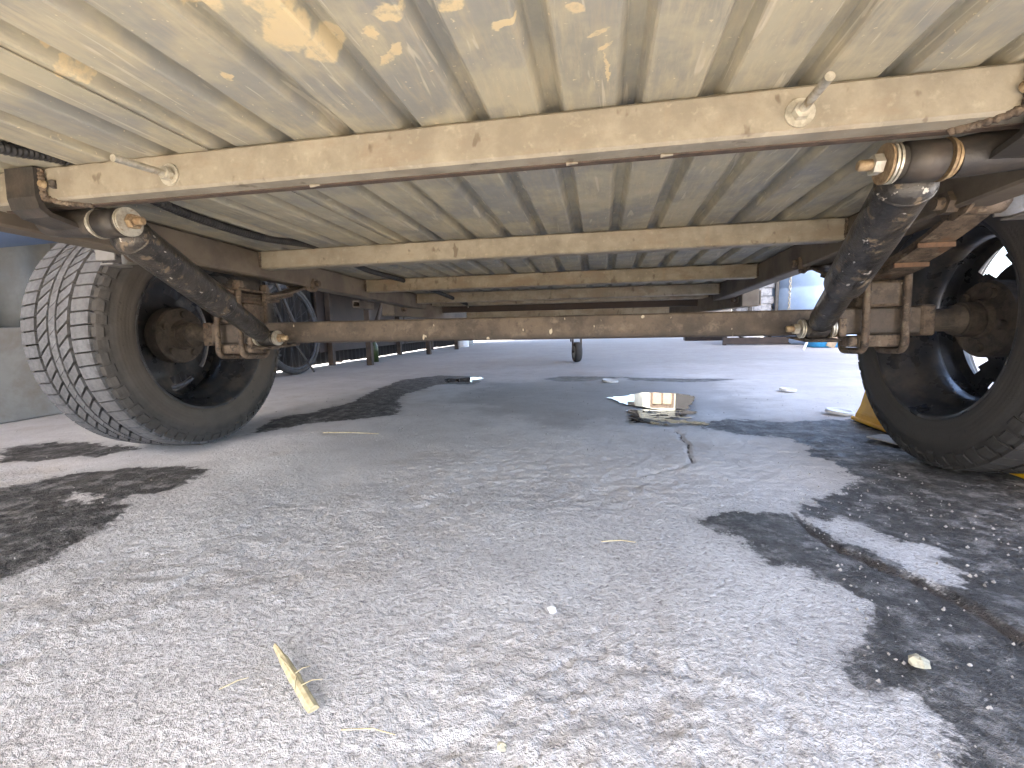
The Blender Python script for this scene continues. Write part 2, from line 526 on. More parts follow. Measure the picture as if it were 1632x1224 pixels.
ISLE = [(0.332, 0.815), (0.396, 0.839), (0.43, 0.782), (0.464, 0.724), (0.44, 0.662), (0.407, 0.615), (0.394, 0.655), (0.376, 0.702), (0.342, 0.748)]
LEFT1 = [(-1.722, 1.022), (-1.687, 1.091), (-1.539, 1.123), (-1.293, 1.071), (-1.332, 0.984), (-1.408, 0.993), (-1.443, 0.93), (-1.527, 0.903)]
LEFT2 = [(-1.5, 0.72), (-1.291, 0.76), (-1.256, 0.806), (-1.219, 0.869), (-1.096, 0.919), (-0.965, 0.95), (-0.895, 0.896), (-0.892, 0.812), (-0.891, 0.723), (-0.859, 0.667), (-0.826, 0.619), (-0.813, 0.553), (-0.782, 0.491), (-0.784, 0.45), (-1.1, 0.38)]
LISLE = [(-1.053, 0.711), (-1.064, 0.755), (-1.015, 0.755), (-0.987, 0.71)]
LISLE2 = [(-0.936, 0.717), (-0.95, 0.76), (-0.87, 0.778), (-0.863, 0.718)]
MID = [(-1.102, 1.266), (-1.203, 1.528), (-1.135, 1.66), (-1.103, 1.891), (-1.186, 2.292), (-1.233, 2.715), (-1.074, 2.964), (-0.75, 2.89), (-0.69, 2.514), (-0.911, 2.509), (-0.949, 2.084), (-0.763, 1.625), (-0.889, 1.52), (-1.03, 1.432)]
FAR1 = [(-0.367, 2.757), (-0.23, 2.926), (0.153, 2.891), (0.003, 2.7), (-0.207, 2.638)]
FAR2 = [(0.114, 2.858), (0.497, 2.796), (0.798, 2.799), (0.467, 2.622), (0.177, 2.702)]
PUD = [(0.024, 2.062), (0.114, 2.139), (0.174, 2.219), (0.339, 2.207), (0.386, 2.117), (0.331, 1.812), (0.275, 1.71), (0.284, 1.582), (0.198, 1.526), (0.102, 1.536), (0.1, 1.672), (0.188, 1.801), (0.101, 1.891)]
DAMP = [(-0.869, 1.906), (-0.746, 2.721), (-0.384, 2.89), (0.156, 2.96), (0.858, 2.892), (0.76, 2.009), (0.572, 1.378), (0.409, 1.361), (0.075, 1.402), (-0.192, 1.297), (-0.481, 1.434)]
LEDGE = [(0.323, 0.847), (0.322, 0.762), (0.335, 0.714), (0.361, 0.674), (0.384, 0.649), (0.396, 0.613), (0.409, 0.584), (0.413, 0.549), (0.419, 0.533), (0.45, 0.42)]
CRACK = [(0.218, 1.466), (0.229, 1.417), (0.219, 1.355), (0.23, 1.3), (0.214, 1.211), (0.208, 1.123), (0.168, 1.075), (0.11, 1.036), (0.054, 0.987)]


def seg_dist(P, a, b):
    a = np.array(a)
    b = np.array(b)
    ab = b - a
    t = np.clip(((P - a) @ ab) / (ab @ ab), 0, 1)
    d = P - (a + t[:, None] * ab)
    return np.hypot(d[:, 0], d[:, 1]), d, ab


def poly_sd(P, poly):
    """signed distance, positive inside"""
    best = np.full(len(P), 1e9)
    inside = np.zeros(len(P), bool)
    n = len(poly)
    for i in range(n):
        a, b = poly[i], poly[(i + 1) % n]
        d, _, _ = seg_dist(P, a, b)
        best = np.minimum(best, d)
        if a[1] != b[1]:
            c = (a[1] > P[:, 1]) != (b[1] > P[:, 1])
            xi = (b[0] - a[0]) * (P[:, 1] - a[1]) / (b[1] - a[1]) + a[0]
            inside ^= c & (P[:, 0] < xi)
    return np.where(inside, best, -best)


def line_sd(P, line):
    best = np.full(len(P), 1e9)
    side = np.zeros(len(P))
    for i in range(len(line) - 1):
        d, dv, ab = seg_dist(P, line[i], line[i + 1])
        s = np.sign(ab[0] * dv[:, 1] - ab[1] * dv[:, 0])
        k = d < best
        best[k] = d[k]
        side[k] = s[k]
    return best, side


def vnoise(P, scale, seed):
    r = np.random.RandomState(seed)
    T = r.rand(256, 256)
    q = P * scale
    i = np.floor(q).astype(int)
    f = q - i
    f = f * f * (3 - 2 * f)
    g = lambda dx, dy: T[(i[:, 0] + dx) % 256, (i[:, 1] + dy) % 256]
    return (g(0, 0) * (1 - f[:, 0]) + g(1, 0) * f[:, 0]) * (1 - f[:, 1]) + (g(0, 1) * (1 - f[:, 0]) + g(1, 1) * f[:, 0]) * f[:, 1]


def graded(lo, a, b, hi, fine, grow):
    mid = list(np.arange(a, b, fine))
    out, x, s = [], a, fine
    while x > lo:
        s *= grow
        x -= s
        out.append(x)
    res = out[::-1] + mid
    x, s = b, fine
    while x < hi:
        res.append(x)
        x += s
        s *= grow
    res.append(x)
    return np.array(res)


def rough_height(P):
    """height of the worn concrete: coarse waves, pits, a raised slab edge and a crack"""
    d2 = np.hypot(P[:, 0], P[:, 1])
    amp = np.clip((2.2 - d2) / 1.6, 0, 1)
    smooth_patch = np.clip((vnoise(P, 3.1, 5) - 0.25) * 2.2, 0.15, 1)
    h = (vnoise(P, 9, 1) - .5) * 0.006 * np.clip((4 - d2) / 3, 0, 1)
    h += ((vnoise(P, 46, 2) - .5) * 0.0030 + (vnoise(P, 90, 3) - .5) * 0.0048 + (vnoise(P, 165, 4) - .5) * 0.0045) * amp * smooth_patch
    ld, side = line_sd(P, LEDGE)
    jag = (vnoise(P, 40, 8) - .5) * 0.012
    s = side * ld + jag
    edge = 1 / (1 + np.exp(-np.clip(s / 0.002, -30, 30)))
    fall = np.exp(-np.clip(ld, 0, 9) / 0.16) * (P[:, 1] < 0.86)
    endf = np.clip((0.80 - P[:, 1]) / 0.10, 0, 1)
    h += edge * fall * endf * 0.007 - fall * endf * 0.002
    h -= 0.005 * np.exp(-(s / 0.005) ** 2) * fall * np.clip((0.85 - P[:, 1]) / 0.03, 0, 1)
    cd, _ = line_sd(P, CRACK)
    h -= 0.006 * np.exp(-((cd + (vnoise(P, 60, 9) - .5) * .008) / 0.004) ** 2) * np.clip((P[:, 1] - .95) / .15, 0.25, 1)
    # flat under the puddle and near the tyres
    pdist = poly_sd(P, PUD)
    h -= np.clip(pdist * .2 + .004, 0, 0.008)
    return h - 0.002


gx = graded(-600, -1.35, 0.95, 600, 0.0065, 1.07)
gy = graded(-600, 0.2, 1.3, 600, 0.0055, 1.035)
GX, GY = np.meshgrid(gx, gy)
P2 = np.stack([GX.ravel(), GY.ravel()], 1)
gz = np.zeros(len(P2))
near = (np.abs(P2[:, 0]) < 4) & (P2[:, 1] > -1) & (P2[:, 1] < 5)
gz[near] = rough_height(P2[near])
wet = np.full(len(P2), -1.0)
damp = np.full(len(P2), -1.0)
Pn = P2[near]
w1 = np.minimum(poly_sd(Pn, RIGHT), -poly_sd(Pn, ISLE))
l2 = np.minimum(np.minimum(poly_sd(Pn, LEFT2), -poly_sd(Pn, LISLE)), -poly_sd(Pn, LISLE2))
ws = np.maximum.reduce([w1, l2, poly_sd(Pn, LEFT1), poly_sd(Pn, MID), poly_sd(Pn, FAR1), poly_sd(Pn, FAR2)])
wet[near] = np.clip(ws, -1, 1)
damp[near] = np.clip(np.maximum(poly_sd(Pn, DAMP), poly_sd(Pn, PUD) * 2), -1, 1)
nx, ny = len(gx), len(gy)
me = bpy.data.meshes.new('ground')
verts = np.stack([P2[:, 0], P2[:, 1], gz], 1)
me.vertices.add(len(verts))
me.vertices.foreach_set('co', verts.ravel())
ii = (np.arange(ny - 1)[:, None] * nx + np.arange(nx - 1)[None]).ravel()
quads = np.stack([ii, ii + 1, ii + nx + 1, ii + nx], 1).astype(np.int32)
me.loops.add(quads.size)
me.loops.foreach_set('vertex_index', quads.ravel())
me.polygons.add(len(quads))
me.polygons.foreach_set('loop_start', np.arange(0, quads.size, 4, dtype=np.int32))
me.polygons.foreach_set('use_smooth', np.ones(len(quads), bool))
me.update()
me.validate()
crk = np.full(len(P2), 1.0)
_ld, _ = line_sd(Pn, LEDGE)
_cd, _ = line_sd(Pn, CRACK[:6])
crk[near] = np.clip(np.minimum(_ld * np.where(Pn[:, 1] < .86, 1, 50), _cd * 1.8), 0, 1)
for nm, arr in (('wet', wet), ('damp', damp), ('crack', crk)):
    a = me.attributes.new(nm, 'FLOAT', 'POINT')
    a.data.foreach_set('value', arr.astype(np.float32))
ground = bpy.data.objects.new('ground', me)
COL.objects.link(ground)
ground['kind'] = 'structure'


def mat_ground():
    t = NT('worn_concrete')
    big = t.noise(2.2, 3, 0.6)
    mid = t.noise(14, 4, 0.65)
    fine = t.noise(140, 4, 0.72, dist=0.1)
    c = t.mix(t.ramp(big, 0.35, 0.65), (0.72, 0.70, 0.685), (0.63, 0.605, 0.59))
    c = t.mix(t.ramp(mid, 0.42, 0.70, 0, 0.45), c, (0.52, 0.485, 0.465))
    # the surface is crusty and pitted towards the open end, smoother further in
    gy_ = t.math('ADD', t.xyz()[1], t.math('MULTIPLY', t.math('SUBTRACT', t.noise(3.2, 4, 0.65, v=t.mapv((1, 1, 1), loc=(5, 9, 0))), 0.5), 1.1))
    grain = t.ramp(gy_, 1.05, 0.70, 0.22, 1.0)
    c = t.mix(t.math('MULTIPLY', t.ramp(fine, 0.50, 0.60), t.math('MULTIPLY', grain, 0.70)), c, (0.82, 0.805, 0.79))
    c = t.mix(t.math('MULTIPLY', t.ramp(fine, 0.47, 0.34), t.math('MULTIPLY', grain, 0.75)), c, (0.29, 0.278, 0.27))
    c = t.mix(t.ramp(t.noise(5, 3, 0.6, v=t.mapv((1, 1, 1), loc=(7, 3, 0))), 0.55, 0.72, 0, 0.35), c, (0.46, 0.39, 0.32))
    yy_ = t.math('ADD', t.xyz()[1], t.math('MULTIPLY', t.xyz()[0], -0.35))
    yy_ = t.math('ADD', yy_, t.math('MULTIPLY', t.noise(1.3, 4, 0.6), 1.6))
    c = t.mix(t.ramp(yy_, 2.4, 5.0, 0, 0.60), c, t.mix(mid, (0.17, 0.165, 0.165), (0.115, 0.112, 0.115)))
    # earth zone added behind the camera to bounce warm light
    y = t.xyz()[1]
    x = t.xyz()[0]
    yw = t.math('ADD', y, t.math('MULTIPLY', t.noise(1.5, 4), 0.6))
    bounce_earth = t.mix(t.noise(3, 5), (0.50, 0.40, 0.27), (0.42, 0.33, 0.21))
    c = t.mix(t.ramp(yw, -0.45, -0.75), c, bounce_earth)
    # damp
    dm = t.math('ADD', t.attr('damp'), t.math('MULTIPLY', t.math('SUBTRACT', t.noise(4.5, 6, 0.65), 0.5), 0.9))
    dmk = t.ramp(dm, 0.06, 0.32, 0, 0.42)
    c = t.mix(dmk, c, t.mix(mid, (0.24, 0.21, 0.19), (0.17, 0.15, 0.14)))
    # wet
    wn_ = t.math('ADD', t.math('MULTIPLY', t.math('SUBTRACT', t.noise(16, 6, 0.7), 0.5), 0.13),
                 t.math('MULTIPLY', t.math('SUBTRACT', fine, 0.5), 0.035))
    ws_ = t.math('ADD', t.attr('wet'), wn_)
    mott = t.ramp(t.noise(24, 5, 0.72, v=t.mapv((1, 1, 1), loc=(2, 8, 0))), 0.46, 0.68, 1.0, 0.60)
    wk = t.math('MULTIPLY', t.ramp(ws_, -0.005, 0.009), mott)
    patchy = t.ramp(t.noise(9, 6, 0.7, v=t.mapv((1, 1, 1), loc=(1, 5, 0))), 0.50, 0.70, 0, 0.5)
    wc = t.mix(t.ramp(fine, 0.4, 0.7), (0.043, 0.041, 0.039), (0.088, 0.083, 0.078))
    wc = t.mix(t.ramp(t.noise(75, 3, 0.6), 0.66, 0.74, 0, 0.8), wc, (0.34, 0.33, 0.32))
    wc = t.mix(patchy, wc, (0.15, 0.138, 0.125))
    halo = t.ramp(ws_, -0.05, 0.0, 0, 0.25)
    c = t.mix(halo, c, (0.26, 0.25, 0.25))
    c = t.mix(wk, c, wc)
    ck = t.math('ADD', t.attr('crack'), t.math('MULTIPLY', t.math('SUBTRACT', t.noise(60, 4, 0.7), 0.5), 0.012))
    c = t.mix(t.ramp(ck, 0.008, 0.002, 0, 0.85), c, (0.055, 0.043, 0.035))
    rough = t.math('SUBTRACT', 0.92, t.math('MULTIPLY', wk, t.ramp(t.noise(22, 5, 0.7), 0.35, 0.65, 0.42, 0.12)))
    rough = t.math('SUBTRACT', rough, t.math('MULTIPLY', dmk, 0.28))
    b1 = t.bump(t.math('MULTIPLY', fine, t.math('ADD', grain, 0.2)), 1.0, 0.008)
    return t.out(c, rough, 0, b1)


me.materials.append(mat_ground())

# the puddle: a thin clear sheet of water in a shallow dip
tw = NT('puddle_water')
dpt = tw.noise(14, 4, 0.6)
M['water'] = tw.out((0.018, 0.017, 0.015), 0.015, 0, tw.bump(tw.noise(9, 2, 0.4), 0.015, 0.01), 0.5)


def blob(poly, z, name, mat, sub=5, jit=0.010, seed=1):
    r = random.Random(seed)
    pts = []
    n = len(poly)
    for i in range(n):
        a, b = poly[i], poly[(i + 1) % n]
        for k in range(sub):
            t = k / sub
            pts.append((a[0] + (b[0] - a[0]) * t + r.uniform(-jit, jit), a[1] + (b[1] - a[1]) * t + r.uniform(-jit, jit), z))
    mb = MB()
    mb.add(pts, [tuple(range(len(pts)))])
    return build(name, mb, mat)


p_up = [(0.024, 2.062), (0.114, 2.139), (0.174, 2.219), (0.339, 2.207), (0.386, 2.117), (0.331, 1.83), (0.26, 1.79), (0.188, 1.801), (0.101, 1.891)]
p_lo = [(0.11, 1.70), (0.19, 1.775), (0.25, 1.765), (0.32, 1.79), (0.275, 1.70), (0.284, 1.59), (0.198, 1.54), (0.15, 1.58), (0.10, 1.56), (0.13, 1.64)]
o = blob(p_up, 0.0008, 'puddle', M['water'], 7, 0.014, 3)
o['kind'] = 'structure'
rp_ = random.Random(21)
mb = MB()
for k in range(95):
    cx, cy = rp_.uniform(.10, .34), rp_.uniform(1.53, 1.80)
    if cx > .34 - (1.8 - cy) * .12:
        continue
    a_, b_, n_ = rp_.uniform(.008, .04), rp_.uniform(.006, .022), 11
    vs = [(cx + a_ * math.cos(2 * pi * q / n_) * rp_.uniform(.5, 1.2), cy + b_ * math.sin(2 * pi * q / n_) * rp_.uniform(.5, 1.2), 0.0010 + k * 4e-6) for q in range(n_)]
    mb.add(vs, [tuple(range(n_))])
o = build('puddle', mb, M['water'])
o['kind'] = 'structure'
o = blob([(-0.95, 2.72), (-0.80, 2.86), (-0.72, 2.80), (-0.76, 2.62), (-0.86, 2.6)], 0.0008, 'puddle', M['water'], 6, 0.03, 9)
o['kind'] = 'structure'

# ------------------------------------------------------------------ shed (unseen shading roof, left wall)
def corrugated(name, mat, origin, du, dv, nu, pitch, depth, dn, thick=0.0012, trap=False):
    """sheet: waves across du, straight along dv, waves along dn"""
    mb = MB()
    origin, du, dv, dn = map(Vector, (origin, du, dv, dn))
    L = du.length
    un = du.normalized()
    cnt = max(2, int(L / pitch * 8))
    vs = []
    for i in range(cnt + 1):
        s = L * i / cnt
        h = math.sin(2 * pi * s / pitch) * depth
        p = origin + un * s + dn * h
        vs += [p, p + dv]
    mb.add(vs, [(2 * i, 2 * i + 2, 2 * i + 3, 2 * i + 1) for i in range(cnt)], True)
    o = build(name, mb, mat)
    m = o.modifiers.new('solid', 'SOLIDIFY')
    m.thickness = thick
    return o


roof = empty('shade_roof', (0, 3.0, 2.75))  # unseen roof, its edges set to shape the shade and sun patch
tag(roof, 'unseen corrugated shed roof with edges set to shade the trailer', 'roof')
for i, x0 in enumerate((-2.75, -1.35, 0.05, 0.45)):
    o = corrugated('roof_sheet', M['roofsheet'], (x0, -2.3, 3.12 + 0.01 * (i % 2)), (1.44, 0, 0), (0, 14.3, 0), 0, 0.12, 0.012, (0, 0, 1))
    o.parent = roof
    o.location = (0, -3.0, -2.75)
for y0 in (-2.1, 1.0, 4.4, 8.2, 11.6):
    o = build('purlin', MB().box(-2.7, 1.86, y0, y0 + 0.06, 3.00, 3.10), M['wood'], roof, (0, -3.0, -2.75))

wall = empty('shed_wall', (-2.5, 4, 0))
tag(wall, 'dark corrugated sheet wall behind the bicycle and workbench', 'wall')
for i in range(-2, 8):
    o = corrugated('wall_sheet', M['darksheet'], (-2.46 - 0.004 * (i % 2), 1.72 + i * 0.84, 0.006 + 0.004 * (i % 3)), (0, 0.86, 0), (0, 0, 3.1), 0, 0.076, 0.008, (1, 0, 0))
    o.parent = wall
    o.location = (2.5, -4, 0)
for y0 in (1.75, 4.1, 6.4, 8.3):
    build('wall_post', MB().box(-2.56, -2.50, y0, y0 + 0.06, 0, 2.7), M['wood'], wall, (2.5, -4, 0))
for z0 in (0.5, 1.6):
    build('wall_rail', MB().box(-2.50, -2.476, 1.72, 8.5, z0, z0 + 0.06), M['wood'], wall, (2.5, -4, 0))

# pale grey sheets beside the left wheel
gw = empty('sheet_metal_fence', (-2.3, 0.6, 0))
tag(gw, 'pale grey sheet metal partition with posts beside the left tyre', 'partition')
for i in range(6):
    y0 = -2.4 + i * 0.69
    o = corrugated('fence_sheet', M['greysheet'], (-2.30 - 0.003 * (i % 2), y0, 0.33), (0, 0.70, 0), (0, 0, 2.78), 0, 0.20, 0.012, (1, 0, 0))
    o.parent = gw
    o.location = (2.3, -0.6, 0)
for y0 in (-1.6, 0.2, 1.32, 1.62):
    build('post', MB().box(-2.285, -2.245, y0, y0 + 0.04, 0.0, 2.6, 0.003), M['greysheet'], gw, (2.3, -0.6, 0))
for i in range(5):
    y0 = -2.3 + i * 0.80
    build('base_panel', MB().box(-2.25, -2.20, y0, y0 + 0.792, 0.0, 0.357, 0.004), M['basepanel'], gw, (2.3, -0.6, 0))

# blue tarpaulin hanging against the partition
mb = MB()
vs, fs = [], []
NY, NZ = 16, 10
for i in range(NY + 1):
    y = 0.5 + 1.35 * i / NY
    zb = 0.651 + (y - 1.397) * 0.262
    for k in range(NZ + 1):
        f_ = k / NZ
        z = zb + f_ * (1.5 - zb)
        x = -2.17 + 0.010 * math.sin(y * 9 + f_ * 3) * (0.3 + f_) + 0.006 * math.sin(y * 31)
        vs.append((x, y, z))
for i in range(NY):
    for k in range(NZ):
        a = i * (NZ + 1) + k
        fs.append((a, a + NZ + 1, a + NZ + 2, a + 1))
mb.add(vs, fs, True)
o = build('tarpaulin', mb, M['tarp'])
mm = o.modifiers.new('solid', 'SOLIDIFY')
mm.thickness = 0.003
tag(o, 'blue tarpaulin hanging over the grey partition above the left tyre', 'tarpaulin')

# ------------------------------------------------------------------ trailer
XC = -0.209
trailer = empty('trailer', PIV)
trailer.rotation_euler = (SLOPE, 0, 0)
tag(trailer, 'box trailer seen from underneath with ribbed steel floor, sprung axle and two wheels', 'trailer')
OFF = (0, -1.15, 0)


def part(name, mb, mat, parent=None, bevel=0.0):
    if parent is None:
        return build(name, mb, mat, trailer, OFF, bevel)
    return build(name, mb, mat, parent, None, bevel)


# floor sheets: flats with narrow ribs pressed upwards
P = 0.09
FZ = 0.5504


def rib_profile(i0, i1, xa, xb, dz=0.0):
    """points across X; a rib's right lower corner sits at (-6.479+i)*P"""
    pts = [(xa, FZ + dz)]
    for i in range(i0, i1):
        xr = (-6.479 + i) * P
        for dx, z in ((-0.0345, 0.0), (-0.0325, 0.0012), (-0.0255, 0.0150), (-0.0230, 0.0164), (-0.0105, 0.0164), (-0.008, 0.0150), (-0.0015, 0.0012), (0.0005, 0.0)):
            if xa < xr + dx < xb:
                pts.append((xr + dx, FZ + z + dz))
    pts.append((xb, FZ + dz))
    return pts


def floor_sheet(i0, i1, xa, xb, dz):
    prof = rib_profile(i0, i1, xa, xb, dz)
    mb = MB()
    vs = []
    ys = np.linspace(-0.42, 2.55, 28)
    for y in ys:
        for (x, z) in prof:
            vs.append((x, y, z))
    n = len(prof)
    fs = [(j * n + i, (j + 1) * n + i, (j + 1) * n + i + 1, j * n + i + 1) for j in range(len(ys) - 1) for i in range(n - 1)]
    mb.add(vs, fs, False)
    return mb


SEAM = (-6.479 + 0.53) * P
floor = part('floor_sheet', floor_sheet(-6, 1, -1.04, SEAM, 0.0), M['floor'])
floor2 = part('floor_sheet', floor_sheet(1, 14, SEAM - 0.02, 0.63, 0.0025), M['floor'])
for o in (floor, floor2):
    s_ = o.modifiers.new('solid', 'SOLIDIFY')
    s_.thickness = 0.0012
    s_.offset = 1
part('floor_board', MB().box(-1.04, 0.63, -0.42, 2.55, FZ + 0.024, FZ + 0.04), M['darkboard'])
# box body above
for s in (-1, 1):
    xo = XC + s * 0.845
    part('side_panel', MB().box(min(xo, xo - s * .02), max(xo, xo - s * .02), -0.43, 2.56, 0.556, 1.05, 0.004), M['bodypaint'])
part('tailgate', MB().box(XC - .82, XC + .82, -0.452, -0.432, 0.556, 1.05, 0.004), M['bodypaint'])
part('front_panel', MB().box(XC - .82, XC + .82, 2.572, 2.592, 0.468, 1.05, 0.004), M['darkboard'])

def weld(path, r):
    pts = []
    for i in range(len(path) - 1):
        a, b = Vector(path[i]), Vector(path[i + 1])
        n = max(2, int((b - a).length / 0.0016))
        for k in range(n):
            pts.append(a.lerp(b, k / n) + Vector((random.uniform(-1, 1), random.uniform(-1, 1), random.uniform(-1, 1))) * r * .12)
    pts.append(Vector(path[-1]))
    rs = [r * (1 + .16 * math.sin(i * 1.5) + random.uniform(-.12, .12)) for i in range(len(pts))]
    rs[0] = rs[-1] = r * .4
    return MB().tube(pts, rs, 9)


# cross members
BY = [-0.35, -0.035, 0.571, 1.176, 1.774, 2.305, 2.52]
for k, y in enumerate(BY):
    xa, xb = XC - 0.742, XC + 0.742
    mb = MB()
    jit = 0.0
    mb.box(xa, xb, y, y + 0.0385, 0.5, FZ - 0.0006, 0.0035)
    o = part('cross_member', mb, M['beam'] if k < 4 else M['beamfar'])
    if k == 2:
        part('rusty_seam', MB().box(xa + .01, xb - .01, y + 0.0265, y + 0.0395, 0.4985, 0.503, 0.001), M['rust_edge'], o)
        for xx, zz in ((-0.038, .4975), (0.074, .4975), (-.39, .4978)):
            mb2 = MB()
            mb2.cyl((xx - .006, y + .0255, zz + .0005), (1, 0, 0), .0028, .014, 6, True, .0012)
            part('weld_spatter', mb2, M['beam'], o)
    for s in (-1, 1):                       # weld bead at each end
        xw = XC + s * 0.7405
        mb2 = weld([(xw, y - .0005, .503), (xw, y - .0005, .547)], .0035)
        part('weld_bead', mb2, M['rust'], o)

_cm = [o for o in bpy.data.objects if o.name.startswith('cross_member')][2]
part('weld_spot', weld([(-.803, .5695, .516), (-.801, .569, .522), (-.803, .5695, .528)], .005), M['blackpaint'], _cm)
# chassis rails
for s in (-1, 1):
    xi, xo = XC + s * 0.743, XC + s * 0.795
    mb = MB().box(min(xi, xo), max(xi, xo), -0.40, 2.55, 0.478, FZ - 0.0008, 0.004)
    o = part('chassis_rail', mb, M['rail'])

# long bolts through the rear cross member
for bx_, tip in ((-0.597, 0.492), (0.208, 0.503)):
    e = part('long_bolt', MB().cyl((bx_, 0.572, 0.520), (0.0, -1, 0.02 if bx_ > 0 else -.08), 0.0046, 0.572 - tip, 12), M['zinc'])
    part('washer', MB().cyl((bx_, 0.5712, 0.520), (0, -1, 0), 0.0150, 0.0022, 24), M['zinc'], e)
    part('nut', MB().hexnut((bx_, 0.5688, 0.520), (0, -1, 0), 0.0092, 0.009), M['zinc'], e)

# conduit along the left rail, then across to the lights
def sweep_conduit(path, r, name):
    pts = []
    for i in range(len(path) - 1):
        a, b = Vector(path[i]), Vector(path[i + 1])
        n = max(2, int((b - a).length / 0.0016))
        for k in range(n):
            pts.append(a.lerp(b, k / n))
    pts.append(Vector(path[-1]))
    rs = [r * (1.0 if (i % 4) < 2 else 0.85) for i in range(len(pts))]
    return part(name, MB().tube(pts, rs, 10), M['blackplastic'])


def catmull(pts, n=8):
    pts = [Vector(p) for p in pts]
    P_ = [pts[0]] + pts + [pts[-1]]
    out = []
    for i in range(1, len(P_) - 2):
        p0, p1, p2, p3 = P_[i - 1:i + 3]
        for k in range(n):
            t = k / n
            out.append(0.5 * ((2 * p1) + (-p0 + p2) * t + (2 * p0 - 5 * p1 + 4 * p2 - p3) * t * t + (-p0 + 3 * p1 - 3 * p2 + p3) * t ** 3))
    out.append(pts[-1])
    return out


cp = catmull([(-.79, .2, .5415), (-.781, .46, .541), (-.780, .56, .5565), (-.780, .62, .5555), (-.800, .78, .541), (-.805, .99, .541), (-.782, 1.165, .5555), (-.780, 1.22, .5555), (-.80, 1.5, .5425), (-.785, 1.75, .541),
              (-.76, 2.1, .530), (-.742, 2.55, .507)], 6)
sweep_conduit(cp, 0.0092, 'conduit')
cp = catmull([(-.742, 2.55, .505), (-.45, 2.62, .512), (0, 2.66, .516), (.34, 2.7, .518), (.42, 2.72, .53)], 6)
cab = part('cable', MB().tube(cp, 0.006, 8), M['blackplastic'])
part('cable_tie', MB().cyl((-.742, 2.55, .49), (0, 0, 1), .003, .03, 8).cyl((-.747, 2.55, .505), (1, 0, 0), .008, .008, 10), M['zinc'], cab)
part('connector', MB().cyl((.20, 2.685, .517), (1, .05, 0), .008, .05, 10), M['white'], cab)

# axle
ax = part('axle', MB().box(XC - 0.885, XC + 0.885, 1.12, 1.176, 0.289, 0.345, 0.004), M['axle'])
for s in (-1, 1):
    part('end_collar', MB().box(*sorted((XC + s * .862, XC + s * .889)), 1.116, 1.18, 0.285, 0.349, 0.004), M['rust'], ax)
    part('stub', MB().tube([(XC + s * .885, 1.148, .317), (XC + s * .93, 1.148, .317), (XC + s * .935, 1.148, .317), (XC + s * .975, 1.148, .317)], [.024, .024, .031, .031], 20), M['hubdirt'], ax)


# suspension, one set each side
def zleaf(y):
    return 0.424 + 0.061 * ((y - 1.148) / 0.28) ** 2


